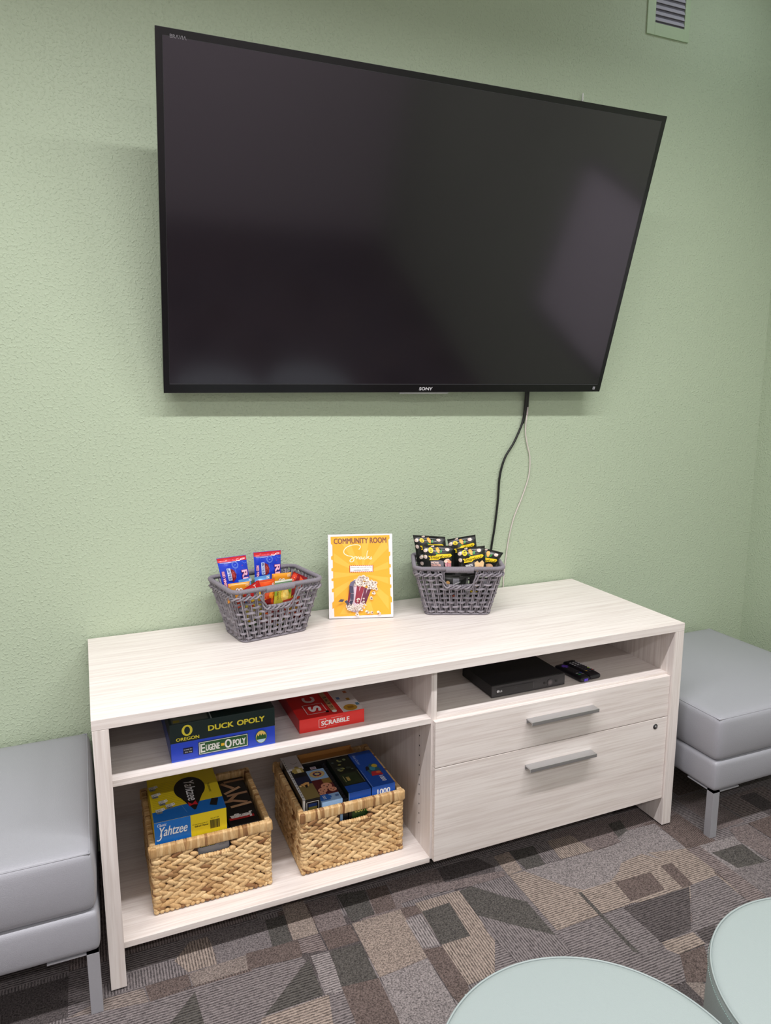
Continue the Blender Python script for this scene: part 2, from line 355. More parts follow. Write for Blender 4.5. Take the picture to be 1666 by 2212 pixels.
# carpet tiles: one floor, its woven patches traced one by one, the rest laid out at random
CT = dict(T=(146, 133, 123), E=(134, 123, 116), G=(120, 113, 112), L=(138, 131, 129), B=(104, 92, 87), D=(86, 83, 79), C=(88, 82, 81), M=(122, 111, 108))
cm = {d: carpet(d) for d in 'hvn'}
PATCHES = [([(-0.067,-0.656),(-0.019,-0.582),(0.037,-0.571),(0.147,-0.562),(0.191,-0.631),(0.037,-0.623),(-0.02,-0.628)],'G','v'),
([(0.159,-0.572),(0.206,-0.519),(0.254,-0.519),(0.263,-0.57),(0.262,-0.627),(0.188,-0.625)],'T','v'),
([(0.256,-0.509),(0.418,-0.514),(0.419,-0.568),(0.415,-0.627),(0.265,-0.628)],'G','n'),
([(0.416,-0.519),(0.472,-0.52),(0.465,-0.63),(0.412,-0.626)],'D','n'),
([(0.34,-0.62),(0.483,-0.631),(0.476,-0.691),(0.331,-0.677)],'B','n'),
([(0.188,-0.63),(0.339,-0.626),(0.333,-0.677),(0.194,-0.676)],'E','n'),
([(0.08,-0.628),(0.186,-0.631),(0.19,-0.672),(0.088,-0.682)],'B','n'),
([(-0.02,-0.628),(0.076,-0.633),(0.085,-0.681),(-0.027,-0.669),(-0.102,-0.654)],'E','h'),
([(0.193,-0.68),(0.476,-0.691),(0.487,-0.724),(0.425,-0.93),(-0.129,-0.696),(-0.102,-0.654),(0.088,-0.682)],'G','h'),
([(0.195,-0.694),(0.203,-0.82),(0.111,-0.782)],'D','h'),
([(0.372,-0.836),(0.497,-0.834),(0.566,-0.853),(0.536,-0.977),(0.314,-0.883),(0.334,-0.836)],'T','h'),
([(0.504,-0.835),(0.554,-0.848),(0.533,-0.975),(0.48,-0.953)],'G','h'),
([(0.49,-0.704),(0.492,-0.83),(0.373,-0.833),(0.338,-0.834)],'D','h'),
([(0.475,-0.479),(0.54,-0.483),(0.543,-0.57),(0.542,-0.628),(0.469,-0.625)],'T','n'),
([(0.48,-0.627),(0.543,-0.631),(0.545,-0.694),(0.48,-0.681)],'M','h'),
([(0.426,-0.626),(0.469,-0.627),(0.483,-0.628),(0.48,-0.683),(0.413,-0.677)],'B','n'),
([(0.498,-0.698),(0.548,-0.7),(0.546,-0.84),(0.498,-0.832)],'L','h'),
([(0.547,-0.498),(0.635,-0.5),(0.626,-0.626),(0.546,-0.629)],'M','n'),
([(0.547,-0.624),(0.636,-0.63),(0.638,-0.698),(0.55,-0.696)],'B','n'),
([(0.638,-0.501),(0.724,-0.513),(0.715,-0.62),(0.643,-0.622)],'D','n'),
([(0.728,-0.515),(0.794,-0.518),(0.783,-0.621),(0.718,-0.621)],'B','n'),
([(0.551,-0.702),(0.638,-0.708),(0.636,-0.835),(0.541,-0.825)],'D','n'),
([(0.541,-0.825),(0.639,-0.836),(0.636,-0.981),(0.633,-1.017),(0.536,-0.977)],'B','n'),
([(0.64,-0.629),(0.791,-0.63),(0.784,-0.824),(0.642,-0.835)],'T','n'),
([(0.644,-0.836),(0.783,-0.826),(0.785,-0.966),(0.777,-1.003),(0.746,-1.065),(0.633,-1.017)],'L','n'),
([(0.786,-0.678),(0.838,-0.672),(0.836,-0.797),(0.785,-0.79)],'L','v'),
([(0.792,-0.627),(0.843,-0.634),(0.843,-0.669),(0.79,-0.668)],'B','n'),
([(0.841,-0.625),(0.987,-0.627),(0.984,-0.84),(0.922,-0.942),(0.837,-0.946),(0.843,-0.669)],'T','v'),
([(0.845,-0.664),(0.935,-0.662),(0.929,-0.801),(0.839,-0.799)],'D','n'),
([(0.786,-0.796),(0.84,-0.804),(0.842,-0.944),(0.807,-1.012),(0.787,-0.963)],'B','n'),
([(0.798,-0.507),(0.969,-0.508),(0.963,-0.608),(0.796,-0.609)],'M','n'),
([(0.973,-0.51),(1.114,-0.515),(1.145,-0.575),(1.11,-0.632),(0.989,-0.625),(0.96,-0.613)],'C','n'),
([(0.946,-0.579),(1.088,-0.591),(1.16,-0.602),(1.155,-0.626),(1.028,-0.623),(0.929,-0.612)],'M','n'),
([(0.987,-0.63),(1.036,-0.626),(1.098,-0.701),(1.149,-0.747),(1.149,-0.892),(1.078,-0.828),(0.988,-0.741)],'D','n'),
([(1.032,-0.625),(1.158,-0.627),(1.149,-0.747),(1.098,-0.701)],'G','v'),
([(0.988,-0.741),(1.078,-0.828),(1.149,-0.892),(1.153,-0.956),(1.004,-0.977),(0.997,-0.928),(0.979,-0.812)],'G','v'),
([(1.166,-0.53),(1.226,-0.527),(1.217,-0.623),(1.162,-0.626)],'T','n'),
([(1.226,-0.527),(1.317,-0.533),(1.297,-0.633),(1.229,-0.628)],'D','n'),
([(1.319,-0.53),(1.37,-0.529),(1.361,-0.626),(1.299,-0.631)],'G','v'),
([(1.374,-0.531),(1.471,-0.534),(1.49,-0.631),(1.361,-0.626)],'T','v'),
([(1.467,-0.532),(1.625,-0.532),(1.604,-0.628),(1.488,-0.634)],'M','n'),
([(1.627,-0.533),(1.681,-0.531),(1.653,-0.63),(1.606,-0.625)],'D','n'),
([(1.163,-0.626),(1.696,-0.659),(1.76,-0.849),(1.778,-0.977),(1.439,-0.875),(1.163,-0.879)],'T','h'),
([(1.216,-0.626),(1.534,-0.635),(1.747,-0.619),(1.77,-0.675),(1.644,-0.703),(1.527,-0.717),(1.49,-0.748),(1.433,-0.775),(1.338,-0.773),(1.295,-0.736),(1.243,-0.663)],'L','n'),
([(1.663,-0.589),(1.78,-0.594),(1.778,-0.757),(1.68,-0.777),(1.622,-0.708),(1.6,-0.611)],'L','n'),
([(1.641,-0.71),(1.793,-0.746),(1.775,-0.86),(1.756,-0.878),(1.677,-0.877),(1.676,-0.786)],'T','h'),
([(1.448,-0.781),(1.582,-0.789),(1.565,-0.867),(1.434,-0.869)],'B','n'),
([(1.163,-0.882),(1.328,-0.879),(1.4,-0.881),(1.403,-1.007),(1.347,-1.157),(1.076,-1.043),(1.153,-0.956)],'G','h'),
([(1.65,-0.883),(1.762,-0.88),(1.755,-1.0),(1.584,-1.034),(1.513,-1.029)],'G','h'),
([(1.784,-0.628),(1.83,-0.637),(1.823,-0.735),(1.776,-0.742)],'B','n'),
([(1.774,-0.744),(1.827,-0.748),(1.827,-0.992),(1.808,-1.05),(1.755,-1.0),(1.777,-0.866)],'M','h'),
([(1.633,-0.778),(1.677,-0.781),(1.662,-0.884),(1.62,-0.881)],'B','n'),
([(1.395,-0.88),(1.644,-0.886),(1.514,-1.021),(1.4,-1.025)],'C','h'),
([(1.521,-1.033),(1.59,-1.033),(1.549,-1.081),(1.512,-1.074)],'C','h'),
([(1.319,-1.024),(1.404,-1.028),(1.413,-1.079),(1.378,-1.162),(1.315,-1.136)],'G','h'),
([(1.401,-1.027),(1.51,-1.032),(1.509,-1.077),(1.413,-1.079),(1.395,-1.052)],'T','h'),
([(1.415,-1.08),(1.501,-1.081),(1.424,-1.181),(1.361,-1.155)],'B','n'),
([(1.827,-0.748),(1.995,-0.754),(1.96,-0.895),(1.827,-0.963)],'L','n'),
([(1.835,-0.792),(1.967,-0.796),(1.96,-0.895),(1.851,-0.881)],'D','n'),
([(2.081,-0.721),(2.214,-0.718),(2.11,-0.827),(2.081,-0.826)],'B','n'),
([(1.995,-0.716),(2.076,-0.725),(2.072,-0.834),(1.997,-0.932),(1.983,-0.894),(1.968,-0.779)],'M','n'),
([(1.829,-0.882),(1.954,-0.893),(1.965,-0.94),(1.853,-1.013),(1.826,-0.997)],'G','n'),
([(1.313,-0.775),(1.324,-0.778),(1.319,-1.031),(1.306,-1.025)],'D','n')]
fl = MB()
fl.box(XL, YF, -.05, XR, 0, 0, cm['h'], col=lin(CT['G']))
rnd = random.Random(3)
zz = 0.00012
for i in range(12):
    for j in range(13):
        x0 = XL+i*.5; y0 = -j*.5-.5
        if x0 >= XR: continue
        dd = 'hv'[(i+j) % 2]
        x1 = min(x0+.5, XR); y0 = max(y0, YF)
        if y0 >= -j*.5-1e-6: continue
        fl.add([(x0, y0, zz), (x1, y0, zz), (x1, -j*.5, zz), (x0, -j*.5, zz)], [(0, 1, 2, 3)], cm[dd], col=lin(CT[rnd.choice('GGMG')]))
        for k in range(4):
            a = x0+rnd.random()*.35; b = y0+rnd.random()*.35; ww = .06+rnd.random()*.2; hh = .08+rnd.random()*.22
            a2 = min(a+ww, x1); b2 = min(b+hh, -j*.5)
            if a2 <= a or b2 <= b: continue
            z = zz+.0001*(k+1)
            fl.add([(a, b, z), (a2, b, z), (a2, b2, z), (a, b2, z)], [(0, 1, 2, 3)], cm[rnd.choice('hvnn')], col=lin(CT[rnd.choice('EGMBCG')]))
for k, (pts, c, d) in enumerate(PATCHES):
    z = 0.0008+0.000015*k
    q = [(x, min(y, -.01), z) for x, y in pts]
    ar = sum(q[i-1][0]*q[i][1]-q[i][0]*q[i-1][1] for i in range(len(q)))
    if ar < 0: q = q[::-1]
    bm = bmesh.new(); fc = bm.faces.new([bm.verts.new(p) for p in q]); bmesh.ops.triangulate(bm, faces=[fc])
    for g_ in bm.faces:
        g_.normal_update()
        if g_.normal.z < 0: g_.normal_flip()
    fl.bm(bm, cm[d], col=lin(CT[c]))
fl.build('floor', kind='structure')

# unseen pale panel on the side wall, added for the patch mirrored in the tv
b = MB(); b.box(XR-.02, -2.0, .88, XR, -1.12, 1.76, mat(242, 0.4)); pnl = b.build('pale_panel')
b = MB()
for (a, c, d, e) in ((-2.02, .86, -1.10, .88), (-2.02, 1.76, -1.10, 1.78), (-2.02, .88, -2.0, 1.76), (-1.12, .88, -1.10, 1.76)):
    b.box(XR-.025, a, c, XR, d, e, mat(150, 0.35, metal=0.8))
b.build('frame', pnl)
tag(pnl, 'added pale panel on the right wall, mirrored dimly at the right of the tv screen', 'pale_panel')

# ceiling fixtures: two rows of linear lamps parallel to the tv wall
def ceiling_lamp(x, y, watts, lbl, spread=180):
    t = empty('ceiling_light', (x, y, ZC)); L, W = 1.2, .10
    b = MB(); g = mat(235, 0.5)
    b.box(-L/2, -W/2-.012, -.05, L/2, -W/2, 0, g); b.box(-L/2, W/2, -.05, L/2, W/2+.012, 0, g)
    b.box(-L/2-.012, -W/2-.012, -.05, -L/2, W/2+.012, 0, g); b.box(L/2, -W/2-.012, -.05, L/2+.012, W/2+.012, 0, g)
    b.box(-L/2, -W/2, -.012, L/2, W/2, 0, g)
    b.build('housing', t)
    b = MB(); b.box(-L/2, -W/2, -.046, L/2, W/2, -.040, emit((255, 250, 242), 1.5)); b.build('diffuser', t)
    l = bpy.data.lights.new('lamp', 'AREA'); l.shape = 'RECTANGLE'; l.size = L; l.size_y = W; l.energy = watts; l.color = LAMP_COL; l.spread = math.radians(spread)
    lo = bpy.data.objects.new('lamp', l); COL.objects.link(lo); lo.parent = t; lo.location = (0, 0, -.052)
    tag(t, lbl, 'ceiling light', 'linear ceiling lights')
for i, x in enumerate((-1.1, .3, 1.7)):
    ceiling_lamp(x, -1.55, LAMP_A, 'linear white ceiling light in the row nearest the tv wall, %s' % ('left', 'middle', 'right')[i], 149)
    ceiling_lamp(x, -4.0, LAMP_B, 'linear white ceiling light in the row far behind the camera, %s' % ('left', 'middle', 'right')[i])

# small round lamp, added unseen for the glow high in the right corner
t = empty('ceiling_light', (2.42, -.50, ZC))
b = MB(); b.lathe([(.060, -.001), (.075, -.001), (.080, -.006), (.075, -.012), (.060, -.012), (.060, -.001)], mat(235, 0.5), n=40); b.build('trim', t)
b = MB(); b.lathe([(0, -.006), (.060, -.006)], emit((235, 242, 255), 1.5), n=40); b.build('diffuser', t)
l = bpy.data.lights.new('lamp', 'AREA'); l.shape = 'DISK'; l.size = .11; l.energy = 2.0; l.color = (.84, .92, 1.0); l.spread = math.radians(179)
lo = bpy.data.objects.new('lamp', l); COL.objects.link(lo); lo.parent = t; lo.location = (0, 0, -.018)
tag(t, 'added small cool white lamp, unseen, for the glow in the corner above the right bench', 'ceiling light')

# wall vent high on the tv wall
t = empty('wall_vent', (2.06, 0, 2.80))
b = MB(); gp = mat((172, 192, 158), 0.5)
Wv, Hv = .203, .33
b.box(0, -.006, 0, .037, 0, Hv, gp, ch=.001); b.box(Wv-.024, -.006, 0, Wv, 0, Hv, gp, ch=.001)
b.box(.037, -.006, 0, Wv-.024, 0, .042, gp); b.box(.037, -.006, Hv-.042, Wv-.024, 0, Hv, gp)
b.build('frame', t)
b = MB(); gs = mat((178, 176, 190), 0.4)
for k in range(12):
    z = .05+k*.0205
    b.add([(.037, -.004, z), (Wv-.024, -.004, z), (Wv-.024, -.0005, z+.014), (.037, -.0005, z+.014), (.037, -.0055, z+.001), (Wv-.024, -.0055, z+.001)], [(0, 1, 2, 3), (4, 5, 1, 0), (4, 3, 2, 5)], gs)
tag(b.build('louvre', t), 'grey metal slats')
b = MB(); b.box(.037, -.0006, .042, Wv-.024, -.0001, Hv-.042, mat((98, 96, 106), 0.8)); b.build('backing', t)
tag(t, 'louvred air vent with a green painted frame high on the wall', 'vent')
b = MB(); b.tube([(1.781, -.001, 2.530), (1.782, -.010, 2.533)], .0022, mat(232), n=8); b.tube([(1.781, -.008, 2.522), (1.782, -.008, 2.552)], .0025, mat(232), n=6)
tag(b.build('wall_hook'), 'tiny white hook on the wall just above the tv', 'hook')

# ================================================================== television
Tyaw, Ttilt = -0.01254, 0.29876
cy_, sy_ = math.cos(Tyaw), math.sin(Tyaw); ct_, st_ = math.cos(Ttilt), math.sin(Ttilt)
ex = Vector((cy_, sy_, 0)); nn = Vector((sy_, -cy_, 0)); ez = Vector((0, 0, ct_))+nn*st_; ey = ez.cross(ex)
TM = Matrix((ex, ey, ez)).transposed().to_4x4(); TM.translation = Vector((1.059, -.2116, 1.9309))
tv = empty('television', mw=TM)
TW, TH = 1.60, 1.60*.58089
blk = mat((13, 12, 15), 0.22, spec=.4, var=0.02); blks = mat((118, 124, 118), 0.22, metal=1.0, var=0.02)
b = MB(); hw, hh = TW/2, TH/2
b.box(-hw, 0.0, -hh, hw, .006, hh, blk, ch=.0012)                                        # front glass border
bm = bmesh.new(); vs = [bm.verts.new(p) for p in ((-hw+.001, .005, -hh+.001), (hw-.001, .005, -hh+.001), (hw-.001, .005, hh-.001), (-hw+.001, .005, hh-.001), (-hw+.002, .044, -hh+.020), (hw-.002, .044, -hh+.020), (hw-.002, .030, hh-.004), (-hw+.002, .030, hh-.004))]
for q in ((0, 1, 5, 4), (1, 2, 6, 5), (2, 3, 7, 6), (3, 0, 4, 7), (4, 5, 6, 7)): bm.faces.new([vs[i] for i in q])
b.bm(bm, blks)                                                                  # metal surround
bm = bmesh.new(); vs = [bm.verts.new(p) for p in ((-hw+.01, .043, -hh+.03), (hw-.01, .043, -hh+.03), (hw-.01, .0295, hh-.01), (-hw+.01, .0295, hh-.01), (-hw+.16, .072, -hh+.13), (hw-.16, .072, -hh+.13), (hw-.16, .072, hh-.16), (-hw+.16, .072, hh-.16))]
for q in ((0, 1, 5, 4), (1, 2, 6, 5), (2, 3, 7, 6), (3, 0, 4, 7), (4, 5, 6, 7)): bm.faces.new([vs[i] for i in q])
b.bm(bm, mat((24, 24, 26), 0.5))
body = b.build('housing', tv)
b = MB(); bz = .018
scr = mat((11, 9, 15), 0.13, spec=0.9, var=0.0)
scr.node_tree.nodes['Principled BSDF'].inputs['Specular Tint'].default_value = (0.97, 0.88, 1.0, 1)   # coated panel
b.box(-hw+bz, -.0004, -hh+.030, hw-bz, 0, hh-bz, scr); b.build('screen', tv)
b = MB(); g = mat((70, 70, 74), 0.3)
t_ = .0007
b.box(-hw+bz, -.0008, -hh+.028, hw-bz, 0, -hh+.028+.0012, g); b.box(-hw+bz-.001, -.0006, -hh+.028, -hw+bz, 0, hh-bz, mat((40, 40, 43), 0.3)); b.box(hw-bz, -.0006, -hh+.028, hw-bz+.001, 0, hh-bz, mat((40, 40, 43), 0.3))
b.box(-hw+bz, -.0006, hh-bz, hw-bz, 0, hh-bz+.001, mat((40, 40, 43), 0.3))
b.build('bezel_line', tv)
b = MB(); fc = Face(b, (0, 0, 0), (1, 0, 0), (0, 0, 1))
fc.text('SONY', .065, -hh+.0125, .050, .0105, (214, 214, 218), bold=.03)
tag(b.build('logo', tv), 'silver brand lettering')
b = MB(); fc = Face(b, (0, 0, 0), (1, 0, 0), (0, 0, 1)); fc.text('BRAVIA', -hw+.055, hh-.0165, .040, .008, (120, 118, 122), bold=.01)
b.build('lettering', tv)
b = MB(); fc = Face(b, (0, 0, 0), (1, 0, 0), (0, 0, 1)); fc.rect(hw-.036, -hh+.009, hw-.026, -hh+.020, (165, 165, 170)); fc.rect(hw-.033, -hh+.012, hw-.029, -hh+.017, (90, 90, 96))
b.build('sticker', tv)
b = MB(); b.box(-.03, .002, -hh-.006, .155, .016, -hh-.0002, mat((168, 170, 172), 0.3, metal=0.7), ch=.002); tag(b.build('status_light_bar', tv), 'silver strip under the lower edge')
# tilting wall bracket
b = MB(); dk = mat((22, 22, 24), 0.5)
for sx in (-.22, .22):
    b = MB(); b.box(sx-.02, .0721, -.24, sx+.02, .084, .24, dk); b.build('mount_rail', tv)
b = MB(); inv = TM.inverted()
b.box(1.059-.36, -.012, 1.80, 1.059+.36, -.0005, 1.84, dk, mw=inv); b.box(1.059-.36, -.012, 2.06, 1.059+.36, -.0005, 2.10, dk, mw=inv)
for sx in (-.22, .22):
    b.box(1.059+sx-.018, -.018, 1.79, 1.059+sx+.018, -.008, 2.12, dk, mw=inv)
    p0 = Vector((1.059+sx, -.014, 2.08)); p1 = TM @ Vector((sx, .078, .12)); b.tube([inv @ p0, inv @ p1], .009, dk)
    p0 = Vector((1.059+sx, -.014, 1.82)); p1 = TM @ Vector((sx, .078, -.15)); b.tube([inv @ p0, inv @ p1], .009, dk)
b.build('wall_bracket', tv)
tag(tv, 'large black flat television tilted down on the green wall', 'tv')

# cables hanging from the tv down behind the credenza
def smooth(pts, sub=6):
    P = []; V = [Vector(p) for p in pts]
    for i in range(len(V)-1):
        p0, p1, p2, p3 = V[max(i-1, 0)], V[i], V[i+1], V[min(i+2, len(V)-1)]
        for k in range(sub):
            t = k/sub; P.append(0.5*((2*p1)+(p2-p0)*t+(2*p0-5*p1+4*p2-p3)*t*t+(3*p1-p0-3*p2+p3)*t**3))
    P.append(V[-1]); return P
KB = [(1.573, -.030, 1.62), (1.574, -.018, 1.487), (1.575, -.012, 1.42), (1.566, -.010, 1.368), (1.534, -.009, 1.299), (1.495, -.008, 1.239), (1.475, -.008, 1.169), (1.47, -.008, 1.081), (1.459, -.007, .974), (1.448, -.0065, .902), (1.441, -.0055, .812), (1.440, -.0050, .70)]
b = MB(); b.tube(smooth(KB), .0042, mat((14, 15, 14), 0.4), n=8)
b.tube(smooth([(x+.006, y+.001, z) for x, y, z in KB[:4]]), .0035, mat((14, 15, 14), 0.4), n=8)
tag(b.build('power_cable'), 'black cable hanging from the tv down the green wall', 'cable')
KW = [(1.590, -.028, 1.60), (1.588, -.014, 1.487), (1.588, -.009, 1.42), (1.584, -.007, 1.341), (1.595, -.006, 1.288), (1.609, -.006, 1.234), (1.606, -.006, 1.163), (1.579, -.005, 1.083), (1.548, -.005, 1.013), (1.53, -.005, .95), (1.518, -.005, .878), (1.508, -.005, .786), (1.505, -.005, .70)]
b = MB(); b.tube(smooth(KW), .0026, mat((206, 199, 190), 0.45), n=8); b.tube(smooth([KW[0], KW[1], (1.588, -.010, 1.43)]), .0040, mat((20, 20, 20), 0.4), n=8); b.tube([(1.588, -.0095, 1.43), (1.588, -.0085, 1.40)], .0040, mat((215, 205, 203), 0.45), n=8)
tag(b.build('antenna_cable'), 'thin pale cable curving beside the black cable', 'cable')

# ================================================================== credenza
W, D, H, TT, PT = 1.829, .6158, .7333, .0264, .0382
ZS, ZB, YS = .5582, .1111, -.590
cr = empty('credenza', (W/2, -D/2, 0)); off = Vector((-W/2, D/2, 0))
def cpart(name, boxes, ax, ch=.0008, parent=None, label=None):
    b = MB()
    for q in boxes: b.box(q[0]-W/2, q[1]+D/2, q[2], q[3]-W/2, q[4]+D/2, q[5], wood(ax), ch=ch)
    o = b.build(name, parent or cr)
    if label: o['label'] = label
    return o
YB = -.010
cpart('countertop', [(0, -D, H-TT, W, YB, H)], 'x')
cpart('side_panel', [(0.0005, -D, .006, PT, YB, H-TT-.0006)], 'z')
cpart('side_panel', [(W-PT, -D, .006, W-.0005, YB, H-TT-.0006)], 'z')
cpart('divider', [(.905, YS, .1052, .923, YB-.012, H-TT-.0004)], 'z')
cpart('shelf', [(PT, YS, ZS-.0167, .905, YB-.012, ZS)], 'x')
cpart('bottom_panel', [(PT, YS, ZB-.0171, .905, YB-.012, ZB)], 'x')
cpart('shelf', [(.923, YS, ZS-.018, W-PT, YB-.012, ZS)], 'x')
cpart('bottom_panel', [(.923, YS+.002, .1055, W-PT, YB-.012, .123)], 'x')
cpart('back_panel', [(PT, YB-.012, .094, W-PT, YB-.001, H-TT-.0004)], 'x')
for x in (.02, W-.02):
    for y in (-D+.04, -.06):
        b = MB(); b.lathe([(0, 0), (.014, 0), (.014, .006), (0, .006)], mat(20), n=20, c=(x-W/2, y+D/2)); b.build('foot_glide', cr)
al = mat((196, 198, 200), 0.28, metal=0.9, var=0.02)
for nm, z0, z1, hz in (('d', .4080, .5515, .505), ('d', .1052, .4055, .352)):
    b = MB(); b.box(.9105-W/2, -.6075+D/2, z0, 1.790-W/2, YS-.0004+D/2, z1, wood('x'), ch=.0010)
    dr = b.build('drawer', cr)
    b = MB(); X0, X1 = 1.222-W/2, 1.473-W/2; y0 = -.6075+D/2
    b.box(X0, y0-.032, hz-.004, X1, y0-.0004, hz, al, ch=.0008); b.box(X0, y0-.032, hz-.011, X1, y0-.0285, hz-.0035, al, ch=.0008); b.box(X0, y0-.003, hz-.014, X1, y0-.0003, hz-.001, al)
    tag(b.build('handle', dr), 'brushed aluminium tab handle')
    if z1 < .41:
        b = MB(); R = Matrix.Translation((1.739-W/2, y0-.0002, .3785)) @ Matrix.Rotation(PI/2, 4, 'X')
        for pr, m in (([(0, .0022), (.0070, .0022), (.0092, .0008), (.0094, 0)], mat((70, 70, 72), 0.3, metal=0.8)), ([(0, .0030), (.0045, .0030), (.0048, .0015)], mat((190, 190, 190), 0.25, metal=0.9))):
            bb = MB(); bb.lathe(pr, m, n=24); b.add(bb.v, bb.f, m, True, mw=R)
        b.box(-.0006, -.0025, .0031, .0006, .0025, .0034, mat(20), mw=R)
        tag(b.build('lock', dr), 'round metal key lock')
for k in range(12):
    z = .50-.032*k
    if z < .15: break
    b = MB(); b.box(.9045-W/2, -.515+D/2, z-.002, .9052-W/2, -.5115+D/2, z+.002, mat(40)); b.build('shelf_pin_hole', cr)
tag(cr, 'whitewashed wood credenza with open shelves and two drawers under the tv', 'cabinet')

# ================================================================== grey benches
lea = mat((156, 157, 163), 0.42, var=0.03, bump=0.0004, bscale=500)
leg_m = mat((168, 169, 174), 0.38, metal=0.25)
def bench(x0, x1, y0, y1, lbl, grp=None):
    cx, cy = (x0+x1)/2, (y0+y1)/2; w_, d_ = x1-x0, y1-y0
    t = empty('bench', (cx, cy, 0))
    b = MB(); b.bm(pillow(w_-.006, d_-.006, .109, .014, 0.0, .006), lea, True, mw=Matrix.Translation((0, 0, .170))); b.build('base', t)
    b = MB(); b.bm(pillow(w_-.012, d_-.012, .157, .018, .022, .011), lea, True, mw=Matrix.Translation((0, 0, .276))); cu = b.build('cushion', t)
    b = MB(); zt = .276+.152; a, c = w_/2-.010, d_/2-.010
    for z, ins in ((zt, 0),):
        P = []
        for (p, q) in (((-a, -c), (a, -c)), ((a, -c), (a, c)), ((a, c), (-a, c)), ((-a, c), (-a, -c))):
            for k in range(12):
                s = k/12; P.append((p[0]+(q[0]-p[0])*s, p[1]+(q[1]-p[1])*s, z-.0015))
        b.tube(P, .0022, lea, n=6, closed=True)
    for sx in (-1, 1):
        for sy in (-1, 1): b.tube([(sx*(a-.001), sy*(c-.001), zt-.004), (sx*(a+.004), sy*(c+.004), .35), (sx*(a-.002), sy*(c-.002), .284)], .0014, lea, n=5)
    b.build('piping', cu)
    b = MB(); st = mat((112, 112, 120), 0.7)
    nst = int((w_-.04)/.006)
    for k in range(nst):
        x = -w_/2+.02+k*.006; b.box(x, -c-.0045, zt-.0135, x+.0035, -c-.0025, zt-.0125, st); b.box(x, -c+.009, zt+.0008, x+.0035, -c+.010, zt+.0021, st)
    b.build('stitching', cu)
    for sx in (-1, 1):
        for sy in (-1, 1):
            b = MB(); px, py = sx*(w_/2-.020), sy*(d_/2-.020)
            b.box(px-.014, py-.014, 0, px+.014, py+.014, .1655, leg_m, ch=.001)
            xa, xb = sorted((px+sx*.014, px-sx*.10)); ya, yb = sorted((py+sy*.014, py-sy*.10))
            b.box(xa, min(py+sy*.014, py-sy*.014), .166, xb, max(py+sy*.014, py-sy*.014), .1705, leg_m); b.box(min(px+sx*.014, px-sx*.014), ya, .166, max(px+sx*.014, px-sx*.014), yb, .1705, leg_m)
            b.build('leg', t)
    tag(t, lbl, 'bench', grp)
    return t
bench(-.725, -.013, -.672, -.012, 'grey leatherette bench with pale metal legs left of the credenza', 'grey cushioned benches')
bench(1.885, 2.590, -.738, -.030, 'grey leatherette bench with pale metal legs right of the credenza by the corner', 'grey cushioned benches')

# ================================================================== mint poufs
mint = mat((150, 161, 159), 0.40, var=0.02, bump=0.0003, bscale=400)
mintd = mat((150, 180, 172), 0.5)
def pouf(x, y, R, lbl, rz):
    t = empty('pouf', (x, y, 0), rz)
    H_ = .432
    b = MB(); b.lathe([(0, .004), (R-.02, .004), (R-.008, .010), (R-.004, .03), (R-.001, .10), (R, .22), (R-.001, .34), (R-.002, .405), (R-.004, H_-.008), (R-.007, H_-.003), (R-.012, H_-.0004), (R-.02, H_), (R*.7, H_+.003), (R*.35, H_+.0045), (.001, H_+.005)], mint, n=96); bo = b.build('cover', t)
    b = MB(); P = [((R-.005)*math.cos(2*PI*k/120), (R-.005)*math.sin(2*PI*k/120), H_-.0030) for k in range(120)]
    b.tube(P, .0020, mint, n=6, closed=True)
    b.tube([((R+.0004)*1.0, 0, z) for z in (.01, .1, .2, .3, .40, .425)], .0012, mint, n=5)
    b.build('piping', bo)
    b = MB(); n_ = 330
    for k in range(n_):
        a = 2*PI*k/n_; ca, sa = math.cos(a), math.sin(a); mw = Matrix.Rotation(a, 4, 'Z')
        b.box(R-.0015, -.0016, H_-.0155, R-.0007, .0016, H_-.0147, mintd, mw=mw)
    b.build('stitching', bo)
    b = MB(); b.lathe([(0, 0), (R-.03, 0), (R-.03, .006), (0, .006)], mat(30), n=48); b.build('base', t)
    tag(t, lbl, 'pouf', 'mint round poufs')
pouf(.7085, -1.597, .2665, 'round mint green pouf at the bottom middle of the photo', 2.0)
pouf(1.2575, -1.652, .2690, 'round mint green pouf at the right edge, cut off by the frame', 3.6)
# ================================================================== games on the open shelf
def game_box(name, x0, y0, z0, x1, y1, z1, base, lid=None):
    """cardboard box; returns builder and faces, all in local coordinates about its base centre"""
    b = MB(); cx, cy = (x0+x1)/2, (y0+y1)/2
    b.box(x0-cx, y0-cy, 0, x1-cx, y1-cy, z1-z0, mat(base, 0.38, var=0.03), ch=.0008)
    return b, boxfaces(b, x0-cx, y0-cy, 0, x1-cx, y1-cy, z1-z0), (cx, cy, z0)
def place(b, name, loc, lbl, cat, grp=None, rz=0.0):
    o = b.build(name); o.location = loc; o.rotation_euler = (0, 0, rz); tag(o, lbl, cat, grp); return o
S = .5584
YEL = (226, 212, 60)
b, F, loc = game_box('eug', .1815, -.558, S, .4515, -.285, S+.0505, (38, 72, 205))
f_ = F['front']; f_.rect(0, 0, .27, .004, (56, 92, 216))
f_.rect(.030, .018, .054, .034, (12, 14, 40)); f_.text('twenty for', .042, .029, .021, .005, (225, 228, 235)); f_.text('the day', .043, .022, .018, .005, (225, 228, 235))
f_.rect(.068, .0075, .197, .0435, (18, 40, 22)); f_.rect(.0695, .009, .1955, .042, (235, 238, 230)); f_.rect(.0712, .0107, .1938, .0403, (42, 92, 44))
f_.text('E', .079, .0255, .012, .024, (238, 238, 232), bold=.03); f_.text('UGENE', .1045, .0245, .036, .0175, (238, 238, 232), bold=.03)
